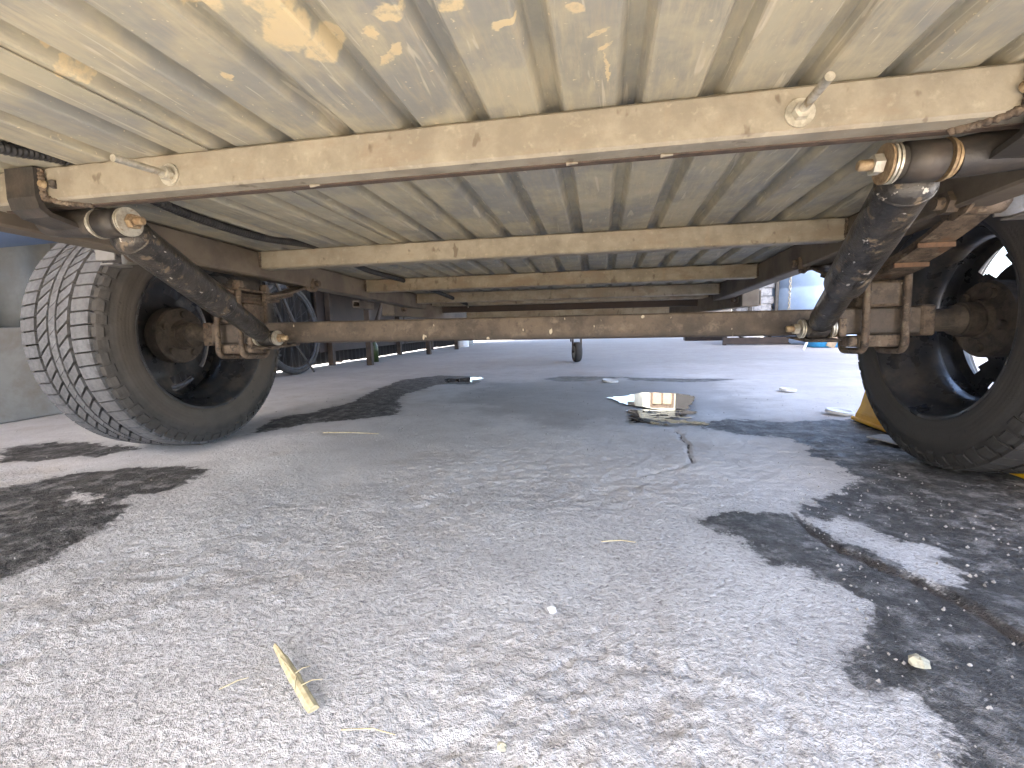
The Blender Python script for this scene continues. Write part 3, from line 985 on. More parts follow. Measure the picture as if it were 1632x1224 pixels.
for s in (-1, 1):
    xs = XC + s * 0.787
    # leaves
    sp = empty('leaf_spring', OFF, trailer)
    for k, (h0, h1) in enumerate(((0.28, 0.28), (0.185, 0.19), (0.12, 0.125))):
        mb = MB()
        ys = np.linspace(1.148 - h0, 1.148 + h1, 25)
        vs = []
        hw = 0.028
        for y in ys:
            z = zleaf(y) - 0.0085 * k
            vs += [(xs - hw, y, z - 0.0036), (xs + hw, y, z - 0.0036), (xs + hw, y, z + 0.0036), (xs - hw, y, z + 0.0036)]
        fs = []
        for i in range(len(ys) - 1):
            for q in range(4):
                fs.append((i * 4 + q, i * 4 + (q + 1) % 4, i * 4 + 4 + (q + 1) % 4, i * 4 + 4 + q))
        fs += [(3, 2, 1, 0), tuple(len(vs) - 4 + j for j in range(4))]
        mb.add(vs, fs)
        lf = part('leaf', mb, M['rust'], sp)
        if k:
            y0 = ys[0]
            z0 = zleaf(y0) - 0.0085 * k
            part('rusty_end', MB().box(xs - hw - .001, xs + hw + .001, y0 - 0.003, y0 + 0.001, z0 - 0.0042, z0 + 0.0042), M['rust_orange'], sp)
    for y in (0.868, 1.428):
        z = 0.4895
        mb = MB().lathe([(-0.028, 0.0125), (-0.028, 0.0195), (0.028, 0.0195), (0.028, 0.0125)], 24, 'X', (xs, y, z), True, True)
        part('eye', mb, M['rust'], sp)
        mb = MB().cyl((xs - s * 0.064, y, z), (s, 0, 0), 0.0100, 0.10, 14)
        b_ = part('eye_bolt', mb, M['rust'], sp)
        part('nut', MB().hexnut((xs - s * 0.052, y, z), (s, 0, 0), 0.0185, 0.016), M['axle'], sp)
    # spring hangers: two cheek plates under the rail
    for y in (0.868, 1.428):
        hg = empty('spring_hanger', OFF, trailer)
        for t_ in ((-s,) if y < 1 else (-1, 1)):
            xx = xs + t_ * 0.0325
            mb = MB()
            prof = [(y - 0.036, 0.479), (y - 0.032, 0.475), (y - 0.024, 0.468), (y, 0.462), (y + 0.024, 0.468), (y + 0.032, 0.476), (y + 0.036, 0.490), (y + 0.036, 0.52), (y - 0.036, 0.52)]
            n = len(prof)
            vs = [(xx - 0.0025, a, b) for a, b in prof] + [(xx + 0.0025, a, b) for a, b in prof]
            fs = [tuple(range(n)), tuple(range(2 * n - 1, n - 1, -1))] + [(i, n + i, n + (i + 1) % n, (i + 1) % n) for i in range(n)]
            mb.add(vs, fs)
            part('cheek_plate', mb, M['rust'], hg)
        if y < 1:
            x0_, x1_ = sorted((xs + s * .037, xs + s * .088))
            bx2 = part('hanger_box', MB().box(x0_, x1_, y - .030, y - .026, .470, .514, .001).box(x0_, x1_, y + .026, y + .030, .470, .514, .001).box(x0_, x1_, y - .0255, y + .0255, .508, .513), M['palesteel'], hg)
            part('hanger_lip', MB().box(x0_ + .004, x1_ - .012, y - .025, y + .02, .462, .466, .001), M['palesteel'], hg)
        part('hanger_web', MB().box(xs - .032, xs + .032, y + .028, y + .034, .476, .515), M['rust'], hg)
    # pads and plates
    pad = part('axle_pad', MB().box(xs - 0.043, xs + 0.043, 1.112, 1.186, 0.3465, 0.401, 0.004), M['rust'])
    part('pad_plate', MB().box(xs - .034, xs + .034, 1.1085, 1.112, .352, .396, .001), M['axle'], pad)
    bp = part('lower_pad', MB().box(xs - 0.043, xs + 0.043, 1.110, 1.188, 0.262, 0.2875, 0.003), M['rust'])
    part('pad_lip', MB().box(*sorted((xs - s * .044, xs - s * .062)), 1.108, 1.150, .264, .285, .003), M['rust'], bp)
    tp = part('top_plate', MB().box(xs - 0.05, xs + 0.05, 1.085, 1.211, 0.4318, 0.4378, 0.002), M['rust'])
    for dx in (-0.0365, 0.0365):
        x = xs + dx
        path = [(x, 1.099, 0.458), (x, 1.099, 0.30), (x, 1.099, 0.272)]
        for a in range(1, 9):
            t = pi / 2 * a / 8
            path.append((x, 1.117 - 0.018 * math.cos(t), 0.272 - 0.018 * math.sin(t)))
        for a in range(0, 9):
            t = pi / 2 * a / 8
            path.append((x, 1.179 + 0.018 * math.sin(t), 0.254 + 0.018 * (1 - math.cos(t))))
        path += [(x, 1.197, 0.30), (x, 1.197, 0.458)]
        ub = part('u_bolt', MB().tube(path, 0.0072, 12), M['rust'])
        for y in (1.099, 1.197):
            part('nut', MB().hexnut((x, y, 0.438), (0, 0, 1), 0.0135, 0.013).cyl((x, y, .451), (0, 0, 1), .0115, .006, 12), M['rust'], ub)

    # shock absorber
    top = Vector((XC + s * 0.567, 0.632, 0.480))
    bot = Vector((XC + s * 0.648, 1.072, 0.302))
    d = (bot - top).normalized()
    L = (bot - top).length
    sh = empty('shock_absorber', OFF, trailer)
    prof = [(top + d * 0.016, .012), (top + d * 0.022, .024), (top + d * 0.030, .0305), (top + d * 0.045, .0312)]
    rs_ = []
    tb = MB()
    pts = [p for p, _ in prof] + [top + d * (0.045 + (L * 0.60 - .045) * k / 10) for k in range(1, 11)] + [top + d * (L * 0.60 + .003), top + d * (L * .60 + .003)]
    rr = [r for _, r in prof] + [.0312 + random.uniform(-.0004, .0004) for k in range(10)] + [.0298, .022]
    tb.tube(pts, rr, 28, True)
    part('upper_tube', tb, M['shock'], sh)
    tb = MB().tube([top + d * (L * 0.58), top + d * (L - 0.05), top + d * (L - 0.03), top + d * (L - 0.014)], [.0236, .0236, .021, .010], 26, True)
    part('lower_tube', tb, M['shock'], sh)
    tb = MB().tube([top + d * .036, top + d * .0375, top + d * .040, top + d * .0415], [.0314, .0328, .0328, .0314], 28, False)
    part('crimp_ring', tb, M['shock'], sh)
    for (c, sc_, nm) in ((top, 1.0, 'top'), (bot, 0.86, 'bottom')):
        part('eye', MB().lathe([(-.019 * sc_, .0125 * sc_), (-.019 * sc_, .0225 * sc_), (.019 * sc_, .0225 * sc_), (.019 * sc_, .0125 * sc_)], 28, 'X', c, True, True), M['blackpaint'], sh)
        part('bush', MB().lathe([(-.026 * sc_, .006), (-.026 * sc_, .015 * sc_), (-.019 * sc_, .0185 * sc_), (.019 * sc_, .0185 * sc_), (.026 * sc_, .015 * sc_), (.026 * sc_, .006)], 24, 'X', c, True), M['rubbergrey'], sh)
        for k in range(3 if nm == 'top' and s > 0 else 2):
            part('washer', MB().cyl(c + Vector((-s * (.0265 + .0042 * k) * 1.0, 0, 0)), (-s, 0, 0), .0225 * sc_, .0026, 24), M['zinc'] if k < 2 else M['brass'], sh)
        part('washer', MB().cyl(c + Vector((s * .0225, 0, 0)), (s, 0, 0), .0235 * sc_, .003, 24).cyl(c + Vector((s * .028, 0, 0)), (s, 0, 0), .021 * sc_, .003, 24), M['zinc'] if nm == 'bottom' or s < 0 else M['brass'], sh)
        k0 = .0395 if nm == 'top' and s > 0 else .0352
        part('nut', MB().hexnut(c + Vector((-s * k0, 0, 0)), (-s, 0, 0), .0118, .010), M['zinc'] if s > 0 else M['brass'], sh)
        part('bolt', MB().tube([c + Vector((s * .05, 0, 0)), c + Vector((-s * (k0 + .022), 0, 0)), c + Vector((-s * (k0 + .024), 0, 0))], [.0066, .0066, .005], 12), M['brass'], sh)
    # upper bracket: tube welded to a strap that climbs the cross member
    br = empty('shock_bracket', OFF, trailer)
    xa = top.x + s * 0.030
    part('bracket_tube', MB().tube([(xa, top.y, top.z), (xa + s * .10, top.y + .004, top.z + .012)], [.0215, .0255], 20), M['blackpaint'], br)
    mb = MB()
    xb0, xb1 = sorted((xa + s * (0.014 if s < 0 else 0.026), xa + s * (0.068 if s < 0 else .08)))
    prof = [(0.5655, 0.546), (0.5655, 0.505), (0.5695, 0.492), (0.578, 0.4845), (0.61, 0.478), (0.645, 0.476), (0.645, 0.470), (0.61, 0.471), (0.574, 0.4775), (0.5615, 0.487), (0.5575, 0.503), (0.5575, 0.546)]
    n = len(prof)
    vs = [(xb0, a, b) for a, b in prof] + [(xb1, a, b) for a, b in prof]
    fs = [tuple(range(n - 1, -1, -1)), tuple(range(n, 2 * n))] + [(i, (i + 1) % n, n + (i + 1) % n, n + i) for i in range(n)]
    mb.add(vs, fs)
    part('strap', mb, M['blackpaint'], br)
    wx = xb0 if s > 0 else xb1
    mb = weld([(wx, .567, .546), (wx - s * .001, .567, .52), (wx - s * .002, .568, .503), (wx - s * .02, .578, .499), (wx - s * .05, .60, .4985)], .0046)
    part('weld_bead', mb, M['rust'], br)
    part('stud', MB().cyl((wx - s * .006, .566, .522), (0, -1, 0), .006, .006, 12, True, .0045), M['brass'], br)
    # lower bracket plate under the axle
    lb = empty('shock_plate', OFF, trailer)
    xl0, xl1 = sorted((bot.x - s * .020, bot.x + s * .040))
    mb = MB()
    prof = [(1.062, .2800), (1.176, .2880), (1.176, .2835), (1.066, .2735), (1.054, .2765)]
    n = len(prof)
    vs = [(xl0, a, b) for a, b in prof] + [(xl1, a, b) for a, b in prof]
    mb.add(vs, [tuple(range(n - 1, -1, -1)), tuple(range(n, 2 * n))] + [(i, (i + 1) % n, n + (i + 1) % n, n + i) for i in range(n)])
    part('plate', mb, M['rust'], lb)
    part('pin_boss', MB().box(*sorted((bot.x + s * .034, bot.x + s * .048)), 1.055, 1.1195, .284, .322, .002), M['rust'], lb)
    part('weld_bead', MB().cyl((bot.x - s * .02, 1.118, .2885), (s, 0, 0), .004, .06, 8), M['rust'], lb)


# drawbar: two bars meeting at the hitch, a front cross tube
for s in (-1, 1):
    a = Vector((XC + s * 0.865, 2.2, 0.4685))
    b = Vector((XC + s * 0.045, 4.35, 0.4685))
    dirv = (b - a)
    L = dirv.length
    ang = math.atan2(dirv.y, dirv.x)
    mt = Matrix.Translation(a) @ Matrix.Rotation(ang, 4, 'Z')
    mb = MB()
    o_, i_ = 0.037, 0.032
    hz = 0.034
    for (y0, y1, z0, z1) in ((-.025, .025, hz - .005, hz), (-.025, .025, -hz, -hz + .005), (-.025, -.020, -hz + .005, hz - .005), (.020, .025, -hz + .005, hz - .005)):
        mb.box(0, L, y0, y1, z0, z1, 0, mt)
    db = part('drawbar', mb, M['rail'])
    nrm = Vector((-dirv.y, dirv.x, 0)).normalized() * (s)
    for q in (.10,):
        c = a + dirv.normalized() * q
        side = Vector((dirv.y, -dirv.x, 0)).normalized() * (1 if s < 0 else -1)
        part('bolt', MB().cyl(c + side * .025, side, .016, .004, 16).hexnut(c + side * .029, side, .012, .014), M['rust'], db)
    part('bracket', MB().box(*sorted((XC + s * .80, XC + s * .87)), 2.17, 2.195, .43, .505, .003), M['rail'], db)
part('front_cross_tube', MB().box(XC - .56, XC + .56, 2.60, 2.65, .436, .487, .004), M['beamfar'])
part('hitch_plate', MB().box(XC - .07, XC + .07, 4.1, 4.5, .503, .513, .002), M['rust'])
part('coupling', MB().box(XC - .03, XC + .03, 4.3, 4.55, .514, .56, .008).cyl((XC, 4.56, .50), (0, 0, 1), .035, .06, 20), M['rust'])
mbx = MB()
for (z0, z1, x0, x1) in ((.46, .465, 0, .035), (.486, .491, 0, .035), (.465, .486, 0, .004), (.465, .486, .031, .035)):
    mbx.box(XC - .93 + x0, XC - .93 + x1, 2.0, 2.14, z0, z1)
part('tube_socket', mbx, M['rail'])

# jockey wheel near the hitch
jw = empty('jockey_wheel', (0, -1.15, 0), trailer)
JY = 3.985
gzj = 0.1285                 # ground height there, in the trailer's own frame
jm = Matrix.Rotation(math.radians(18), 4, 'Z')
R_ = .085
mb = MB()
prof = [(-.026, .05), (-.030, .062), (-.027, .078), (-.016, R_), (.016, R_), (.027, .078), (.030, .062), (.026, .05)]
mb.lathe(prof, 32, 'X')
mb.v = [tuple(jm @ Vector(p) + Vector((XC, JY, gzj + R_))) for p in mb.v]
part('jockey_tyre', mb, M['tyre'], jw)
mb = MB().lathe([(-.026, .0), (-.026, .052), (.026, .052), (.026, 0)], 24, 'X')
mb.v = [tuple(jm @ Vector(p) + Vector((XC, JY, gzj + R_))) for p in mb.v]
part('jockey_rim', mb, M['greysheet'], jw)
mb = MB()
for t_ in (-1, 1):
    mb.box(t_ * .036 - .003, t_ * .036 + .003, -.02, .02, 0, .125)
mb.box(-.039, .039, -.03, .03, .11, .13, .004)
mb.tube([(-.042, 0, 0), (.042, 0, 0)], .008, 10)
mb.v = [tuple(jm @ Vector(p) + Vector((XC, JY, gzj + R_))) for p in mb.v]
part('fork', mb, M['rust'], jw)
part('stem', MB().tube([(XC, JY, gzj + .20), (XC, JY, .72)], .024, 18), M['greysheet'], jw)
part('clamp', MB().box(XC - .045, XC + .035, JY - .04, JY + .03, .44, .50, .006).tube([(XC - .05, JY - .02, .30), (XC - .05, JY - .02, .42)], .006, 8), M['rust'], jw)


# wheels
TW = 0.215
NB = 64


def pr(x):                       # tread crown
    return 0.3168 - 0.006 * abs((x - TW / 2) / (TW / 2)) ** 2.4


def tread_block_mesh(x0, x1, frac, skew, sgn):
    """one tread block centred on angle 0, slots between neighbours"""
    mb = MB()
    pitch = 2 * pi / NB
    half = pitch * frac / 2
    rows = []
    for t in (0.0, 0.5, 1.0):
        x = x0 + (x1 - x0) * t
        sk = skew * (t - 0.5) * pitch
        for (e, sh) in ((-1, 1), (1, 1)):
            rows.append((x, sk + e * half, pr(x)))
    top = [(sgn * (x - TW / 2), r * math.cos(a), r * math.sin(a)) for (x, a, r) in rows]
    base = []
    for (x, a, r) in rows:
        xx = x + (0.0012 if x > (x0 + x1) / 2 + 1e-6 else (-0.0012 if x < (x0 + x1) / 2 - 1e-6 else 0))
        rb = r - 0.0125
        base.append((sgn * (xx - TW / 2), rb * math.cos(a * 1.0), rb * math.sin(a)))
    vs = top + base
    fs = [(0, 1, 3, 2), (2, 3, 5, 4), (0, 2, 8, 6), (2, 4, 10, 8), (3, 1, 7, 9), (5, 3, 9, 11), (1, 0, 6, 7), (4, 5, 11, 10)]
    if sgn < 0:
        fs = [f[::-1] for f in fs]
    mb.add(vs, fs)
    # a sipe-like recess line on top is cut as a narrow dark notch
    return mb


ROWS = [(0.012, 0.0555, 0.865, 0.12, 0.0), (0.0645, 0.0925, 0.78, 0.80, 0.15), (0.0985, 0.1155, 0.94, 0.5, 0.5),
        (0.1215, 0.1495, 0.78, 0.80, 0.72), (0.1585, 0.203, 0.865, 0.12, 0.4)]


def wheel(s, visible):
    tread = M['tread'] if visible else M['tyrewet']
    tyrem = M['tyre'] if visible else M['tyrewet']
    hx = XC + s * (0.897 + TW / 2)
    wl = empty('wheel', (hx, 1.148 - 1.15, 0.317), trailer)
    S = s                                      # local +x of profile points outboard
    T = lambda x: (x - TW / 2)
    prof = [(.016, .203), (.006, .208), (.001, .216), (-.002, .226), (-.0015, .2285), (-.004, .245), (-.0045, .258), (-.002, .272), (-.0005, .274), (.001, .285), (.004, .294), (.009, .2995), (.013, .3010),
            (.05, .3045), (.108, .3055)]
    full = prof + [(TW - x, r) for x, r in prof[::-1][1:]]
    mb = MB().lathe([(T(x), r) for x, r in full], 128, 'X', (0, 0, 0), True, False, S)
    # shoulder lugs running down the sidewall
    for k in range(NB):
        a0 = 2 * pi * k / NB
        for side in (0, 1):
            deep = 0.279 if k % 2 else 0.286
            hw_ = 2 * pi / NB * 0.36
            vs = []
            for a in (a0 - hw_, a0 + hw_):
                for (x, r) in ((.0125, .3070), (.0045, .3015), (-.0025, deep + .004), (-.0002, deep)):
                    xx = x if side == 0 else TW - x
                    vs.append((S * T(xx), r * math.cos(a), r * math.sin(a)))
            mb.add(vs, [(0, 1, 5, 4), (1, 2, 6, 5), (2, 3, 7, 6), (0, 4, 7, 3), (0, 3, 2, 1), (4, 5, 6, 7)])
    blocks = []
    joined = MB()
    for (x0, x1, fr, sk, ph) in ROWS:
        proto = tread_block_mesh(x0, x1, fr, sk, S)
        pm = None
        for k in range(NB):
            a = 2 * pi * (k + ph) / NB
            # local angle: 0 = +Y (front), pi = rear, faces the camera
            da = (a - pi + pi) % (2 * pi) - pi
            da = (a - pi)
            da = (da + pi) % (2 * pi) - pi
            if visible and abs(da + 0.0) < math.radians(82):
                if pm is None:
                    ob = build('tread_block', proto, M['tread'], wl)
                    pm = ob.data
                else:
                    ob = bpy.data.objects.new('tread_block', pm)
                    COL.objects.link(ob)
                    ob.parent = wl
                ob.rotation_euler = (a, 0, 0)
                if not ob.modifiers:
                    pass
            else:
                ca, sa = math.cos(a), math.sin(a)
                joined.add([(p[0], p[1] * ca - p[2] * sa, p[1] * sa + p[2] * ca) for p in proto.v], proto.f)
    build('tyre', mb, tyrem, wl)
    tb_ = MB().lathe([(T(x), r) for x, r in ((.0135, .3022), (.05, .3053), (.108, .3062), (.165, .3053), (TW - .0135, .3022))], 128, 'X', (0, 0, 0), True, False, S)
    build('tread_base', tb_, M['groove'], wl)
    jo = build('far_tread', joined, tread, wl)
    jo['kind'] = 'stuff'
    # rim barrel
    rp = [(.010, .2165), (.004, .2145), (.002, .209), (.006, .2045), (.014, .2015), (.026, .197), (.032, .190), (.058, .1885), (.066, .183), (.074, .171), (.112, .1695), (.122, .176), (.130, .186), (.185, .188), (.200, .203), (.207, .2145), (.201, .2165)]
    mb = MB().lathe([(T(x), r) for x, r in rp], 96, 'X', (0, 0, 0), True, False, S)
    rim = build('rim', mb, M['rim'], wl)
    # wheel disc with hand holes
    NW = 8
    mb = MB()
    seg = 12
    N = NW * seg
    radii = [.045, .118, .130, .172, .187]

    def xd(r):
        return T(.158 + .018 * math.exp(-((r - .115) / .035) ** 2))
    rr_ = [.045, .075, .10, .128, .150, .170, .187]
    for layer, off in ((0, 0), (1, .006)):
        vs = []
        for r in rr_:
            for k in range(N):
                a = 2 * pi * k / N
                vs.append((S * (xd(r) + off), r * math.cos(a), r * math.sin(a)))
        fs = []
        for i in range(len(rr_) - 1):
            for k in range(N):
                hole = i in (3, 4) and (k % seg) in ((3, 4, 5, 6, 7, 8) if i == 3 else (2, 3, 4, 5, 6, 7, 8, 9))
                if not hole:
                    f = (i * N + k, i * N + (k + 1) % N, (i + 1) * N + (k + 1) % N, (i + 1) * N + k)
                    fs.append(f if layer == 0 else f[::-1])
        mb.add(vs, fs, True)
    build('wheel_disc', mb, M['rim'], wl)
    # hub with studs
    hp = [(.078, .0), (.078, .040), (.088, .043), (.090, .076), (.096, .080), (.130, .080), (.136, .072), (.157, .060), (.157, 0)]
    hub = build('hub', MB().lathe([(T(x), r) for x, r in hp], 40, 'X', (0, 0, 0), False, False, S), M['hubdirt'], wl)
    for k in range(5):
        a = 2 * pi * (k + .2) / 5
        c = (S * T(.089), .060 * math.cos(a), .060 * math.sin(a))
        build('stud', MB().cyl(c, (-S, 0, 0), .0105, .008, 12), M['hubdirt'], wl)
    build('dust_cap', MB().cyl((S * T(.05), 0, 0), (S, 0, 0), .036, .030, 20), M['hubdirt'], wl)
    return wl


wl = wheel(-1, True)
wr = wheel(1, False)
wr.rotation_euler = (0.6, 0, 0)

# ------------------------------------------------------------------ things on the ground
def chock(name, x, y, rz, label, sx=1.0):
    """moulded wedge with stepped base, hollow ribs and curved face"""
    e = empty(name, (x, y, 0))
    e.rotation_euler = (0, 0, rz)
    tag(e, label, 'wheel chock', 'yellow wheel chocks')
    prof = [(0, 0), (.25, 0), (.25, .018), (.215, .03), (.17, .055), (.13, .09), (.10, .12), (.085, .13), (.045, .13), (.035, .125), (.018, .05), (.0, .02)]
    n = len(prof)
    w_ = .05
    vs = [(-w_ * (1 - .25 * b / .13), a, b) for a, b in prof] + [(w_ * (1 - .25 * b / .13), a, b) for a, b in prof]
    mb = MB().add(vs, [tuple(range(n)), tuple(range(2 * n - 1, n - 1, -1))] + [(i, n + i, n + (i + 1) % n, (i + 1) % n) for i in range(n)])
    build('body', mb, M['yellow'], e, None, 0.003)
    for xx in (-.047, -.0165, .0165, .047):
        build('rib', MB().box(xx - .003, xx + .003, .016, .20, .002, .028, .001), M['yellow'], e)
    build('foot', MB().box(-.055, .055, -.012, .255, 0, .012, .003), M['yellow'], e)
    return e


chock('wheel_chock', 0.845, 1.655, math.radians(180), 'yellow plastic wheel chock standing beyond the right tyre')
chock('wheel_chock', 0.878, 0.862, 0.0, 'yellow wheel chock just peeping in at the right edge below the tyre')

# card, lids, straw, stones
mb = MB()
mb.box(-.030, .030, -.045, .045, 0, .003)
o = build('card', mb, M['paper'], None, (0.745, 1.36, 0.006))
o.rotation_euler = (0.03, -0.02, 0.5)
tag(o, 'damp grey paper card lying flat beside the right tyre', 'card')


def lid(x, y, r, label):
    o = build('plastic_lid', MB().lathe([(0, .0), (.0, r), (.008, r), (.010, r * .96), (.010, r * .8), (.007, r * .75), (.007, 0)], 28, 'Z'), M['white'], None, (x, y, 0.003))
    o.rotation_euler = (0.05, 0.08, 0)
    tag(o, label, 'lid', 'white plastic lids on the floor')


lid(0.045, 2.62, .045, 'white plastic lid on the wet floor left of the puddle')
lid(0.80, 1.76, .042, 'white plastic lid beside the yellow chock at right tyre')
lid(0.83, 2.30, .035, 'white plastic lid further back on floor towards right side')

# split piece of reed
mb = MB()
pa, pb = Vector((-0.324, 0.391, 0.008)), Vector((-0.239, 0.329, 0.007))
dv = (pb - pa)
sv = Vector((-dv.y, dv.x, 0)).normalized()
prof = [(0, .0020), (.12, .0030), (.22, .0034), (.24, .0042), (.5, .0050), (.55, .0056), (.62, .0049), (.9, .0052), (1.0, .0048)]
vs = []
for t, hw in prof:
    c = pa + dv * t + Vector((0, 0, .0015 * math.sin(t * 5)))
    for (u_, z_) in ((-1, 0), (-.55, .0032), (.1, .0042), (.6, .003), (1, 0), (.5, -.001), (-.5, -.001)):
        vs.append(c + sv * u_ * hw + Vector((0, 0, z_)))
n = 7
fs = [(i * n + k, i * n + (k + 1) % n, (i + 1) * n + (k + 1) % n, (i + 1) * n + k) for i in range(len(prof) - 1) for k in range(n)]
fs += [tuple(range(n)), tuple(range(len(vs) - 1, len(vs) - n - 1, -1))]
mb.add(vs, fs)
reed = build('reed_stalk', mb, M['straw'])
tag(reed, 'broken yellow reed stalk lying on the concrete in front', 'straw')
for k, (t, a, l_) in enumerate(((.55, .9, .014), (.6, -1.0, .02), (.72, .5, .018), (.58, 2.6, .035))):
    c = pa + dv * t + Vector((0, 0, .004))
    e_ = Vector((math.cos(a), math.sin(a), .05)) * l_
    build('fibre', MB().tube([c, c + e_ * .5 + Vector((0, 0, .002)), c + e_], [.0006, .0005, .0003], 6), M['straw'], reed)


def straw(p, q, r, label):
    a, b = Vector((*p, .006)), Vector((*q, .006))
    m_ = (a + b) / 2 + Vector((.003, .002, .002))
    o = build('straw', MB().tube([a, m_, b], [r, r, r * .6], 7), M['straw'])
    tag(o, label, 'straw', 'straws on the floor')


straw((-.85, 1.285), (-.665, 1.29), .0016, 'long thin straw on the floor right of the left tyre')
straw((-.205, .315), (-.160, .318), .0006, 'thin short straw beside the lower end of the reed stalk')
straw((-.338, .335), (-.322, .352), .0006, 'thin straw left of the reed stalk')
straw((.00, .675), (.05, .68), .0009, 'pale straw fragment in the middle of the concrete')


def pebble(x, y, r, label, mat, seed, grp=None, cat='stone'):
    rr2 = random.Random(seed)
    mb = MB()
    vs = []
    NS, NR = 8, 5
    for i in range(NR + 1):
        th = pi * i / NR
        for k in range(NS):
            a = 2 * pi * k / NS
            q = r * rr2.uniform(.75, 1.15)
            vs.append((q * math.sin(th) * math.cos(a) * 1.2, q * math.sin(th) * math.sin(a), q * math.cos(th) * .75))
    fs = [(i * NS + k, i * NS + (k + 1) % NS, (i + 1) * NS + (k + 1) % NS, (i + 1) * NS + k) for i in range(NR) for k in range(NS)]
    mb.add(vs, fs)
    o = build('stone_chip', mb, mat, None, (x, y, r * .5))
    tag(o, label, cat, grp)
    return o


pebble(.294, .477, .0075, 'pale yellowish stone chip on the dark wet patch', M['stone'], 3, 'stone chips')
pebble(-.055, .505, .005, 'small white stone chip near the centre of the concrete', M['white'], 5, 'stone chips')
pebble(-.075, .326, .004, 'cream stone chip near the bottom edge of the concrete', M['stone'], 8, 'stone chips')

# grit: many tiny crumbs in one object
mb = MB()
for k in range(1500):
    d_ = 0.25 + 2.2 * random.random() ** 1.8
    a = random.uniform(-1.0, 0.75)
    x, y = d_ * math.sin(a) * 1.1, d_ * math.cos(a)
    r = random.uniform(.0005, .0017) * (0.7 + d_ * .35)
    z = r * .3
    q = [random.uniform(.6, 1.3) for _ in range(6)]
    vs = [(x + r * q[0], y, z), (x, y + r * q[1], z), (x - r * q[2], y, z), (x, y - r * q[3], z), (x, y, z + r * q[4]), (x, y, z - r)]
    mb.add(vs, [(0, 1, 4), (1, 2, 4), (2, 3, 4), (3, 0, 4), (1, 0, 5), (2, 1, 5), (3, 2, 5), (0, 3, 5)])
for k in range(420):
    x, y = random.uniform(.22, .62), random.uniform(.34, 1.15)
    if x < .22 + (y - .4) * .25:
        continue
    r = random.uniform(.0006, .0024)
    z = r * .3
    q = [random.uniform(.6, 1.5) for _ in range(6)]
    vs = [(x + r * q[0], y, z), (x, y + r * q[1], z), (x - r * q[2], y, z), (x, y - r * q[3], z), (x, y, z + r * q[4]), (x, y, z - r)]
    mb.add(vs, [(0, 1, 4), (1, 2, 4), (2, 3, 4), (3, 0, 4), (1, 0, 5), (2, 1, 5), (3, 2, 5), (0, 3, 5)])
o = build('grit', mb, M['grit'])
tag(o, 'tiny crumbs of grit scattered over the concrete', 'grit', None, 'stuff')

# ------------------------------------------------------------------ left background: bicycle, workbench
def bicycle(loc, rz, lean, label):
    b = empty('bicycle', loc)
    b.rotation_euler = (0, lean, rz)
    tag(b, label, 'bicycle')
    for yy in (0, -1.03):
        wh = empty('bike_wheel', (0, yy, .335), b)
        build('bike_tyre', MB().lathe([(-.018, .305), (-.024, .318), (-.014, .333), (0, .336), (.014, .333), (.024, .318), (.018, .305)], 48, 'X', closed=True), M['tyre'], wh)
        build('bike_rim', MB().lathe([(-.012, .288), (-.014, .306), (.014, .306), (.012, .288)], 48, 'X', closed=True), M['darkmetal'], wh)
        mb = MB()
        for k in range(24):
            a = 2 * pi * k / 24
            sd2 = .025 if k % 2 else -.025
            mb.tube([(sd2, .02 * math.cos(a + .5), .02 * math.sin(a + .5)), (0, .29 * math.cos(a), .29 * math.sin(a))], .0012, 5)
        build('spokes', mb, M['darkmetal'], wh)
        build('hub', MB().tube([(-.05, 0, 0), (-.03, 0, 0), (-.03, 0, 0), (.03, 0, 0), (.03, 0, 0), (.05, 0, 0)], [.008, .008, .022, .022, .008, .008], 14), M['blackplastic'], wh)
    F = lambda p, q, r, nm: build(nm, MB().tube([p, q], r, 12), M['blackpaint'], b)
    F((0, -.42, .30), (0, -.56, .82), .017, 'seat_tube')
    F((0, -.42, .30), (0, -.07 - .1, .74), .019, 'down_tube')
    F((0, -.53, .72), (0, -.17, .80), .017, 'top_tube')
    for t in (-1, 1):
        F((t * .05, -1.03, .335), (t * .02, -.43, .30), .010, 'chain_stay')
        F((t * .05, -1.03, .335), (t * .015, -.53, .72), .009, 'seat_stay')
        F((t * .05, 0, .335), (t * .04, -.15, .72), .012, 'fork_blade')
    F((0, -.15, .70), (0, -.20, .92), .020, 'head_tube')
    build('handlebar', MB().tube(catmull([(-.30, -.26, .97), (-.12, -.2, .95), (0, -.18, .94), (.12, -.2, .95), (.30, -.26, .97)], 6), .012, 10), M['blackpaint'], b)
    build('saddle', MB().tube([(0, -.42, .88), (0, -.5, .89), (0, -.58, .89), (0, -.68, .895)], [.018, .03, .06, .068], 14), M['blackplastic'], b)
    build('crank', MB().lathe([(-.004, .02), (-.004, .085), (.004, .085), (.004, .02)], 30, 'X', (.04, -.42, .30), True, True).tube([(.05, -.42, .30), (.055, -.36, .15)], .010, 8).box(.05, .14, -.40, -.32, .138, .155, .003), M['blackplastic'], b)
    build('kickstand', MB().tube([(.03, -.10, .33), (.22, -.12, .006)], .007, 8), M['blackplastic'], b)
    return b


bicycle((-2.20, 3.05, 0), 0, -.10, 'black bicycle leaning on the dark wall beyond the left tyre')

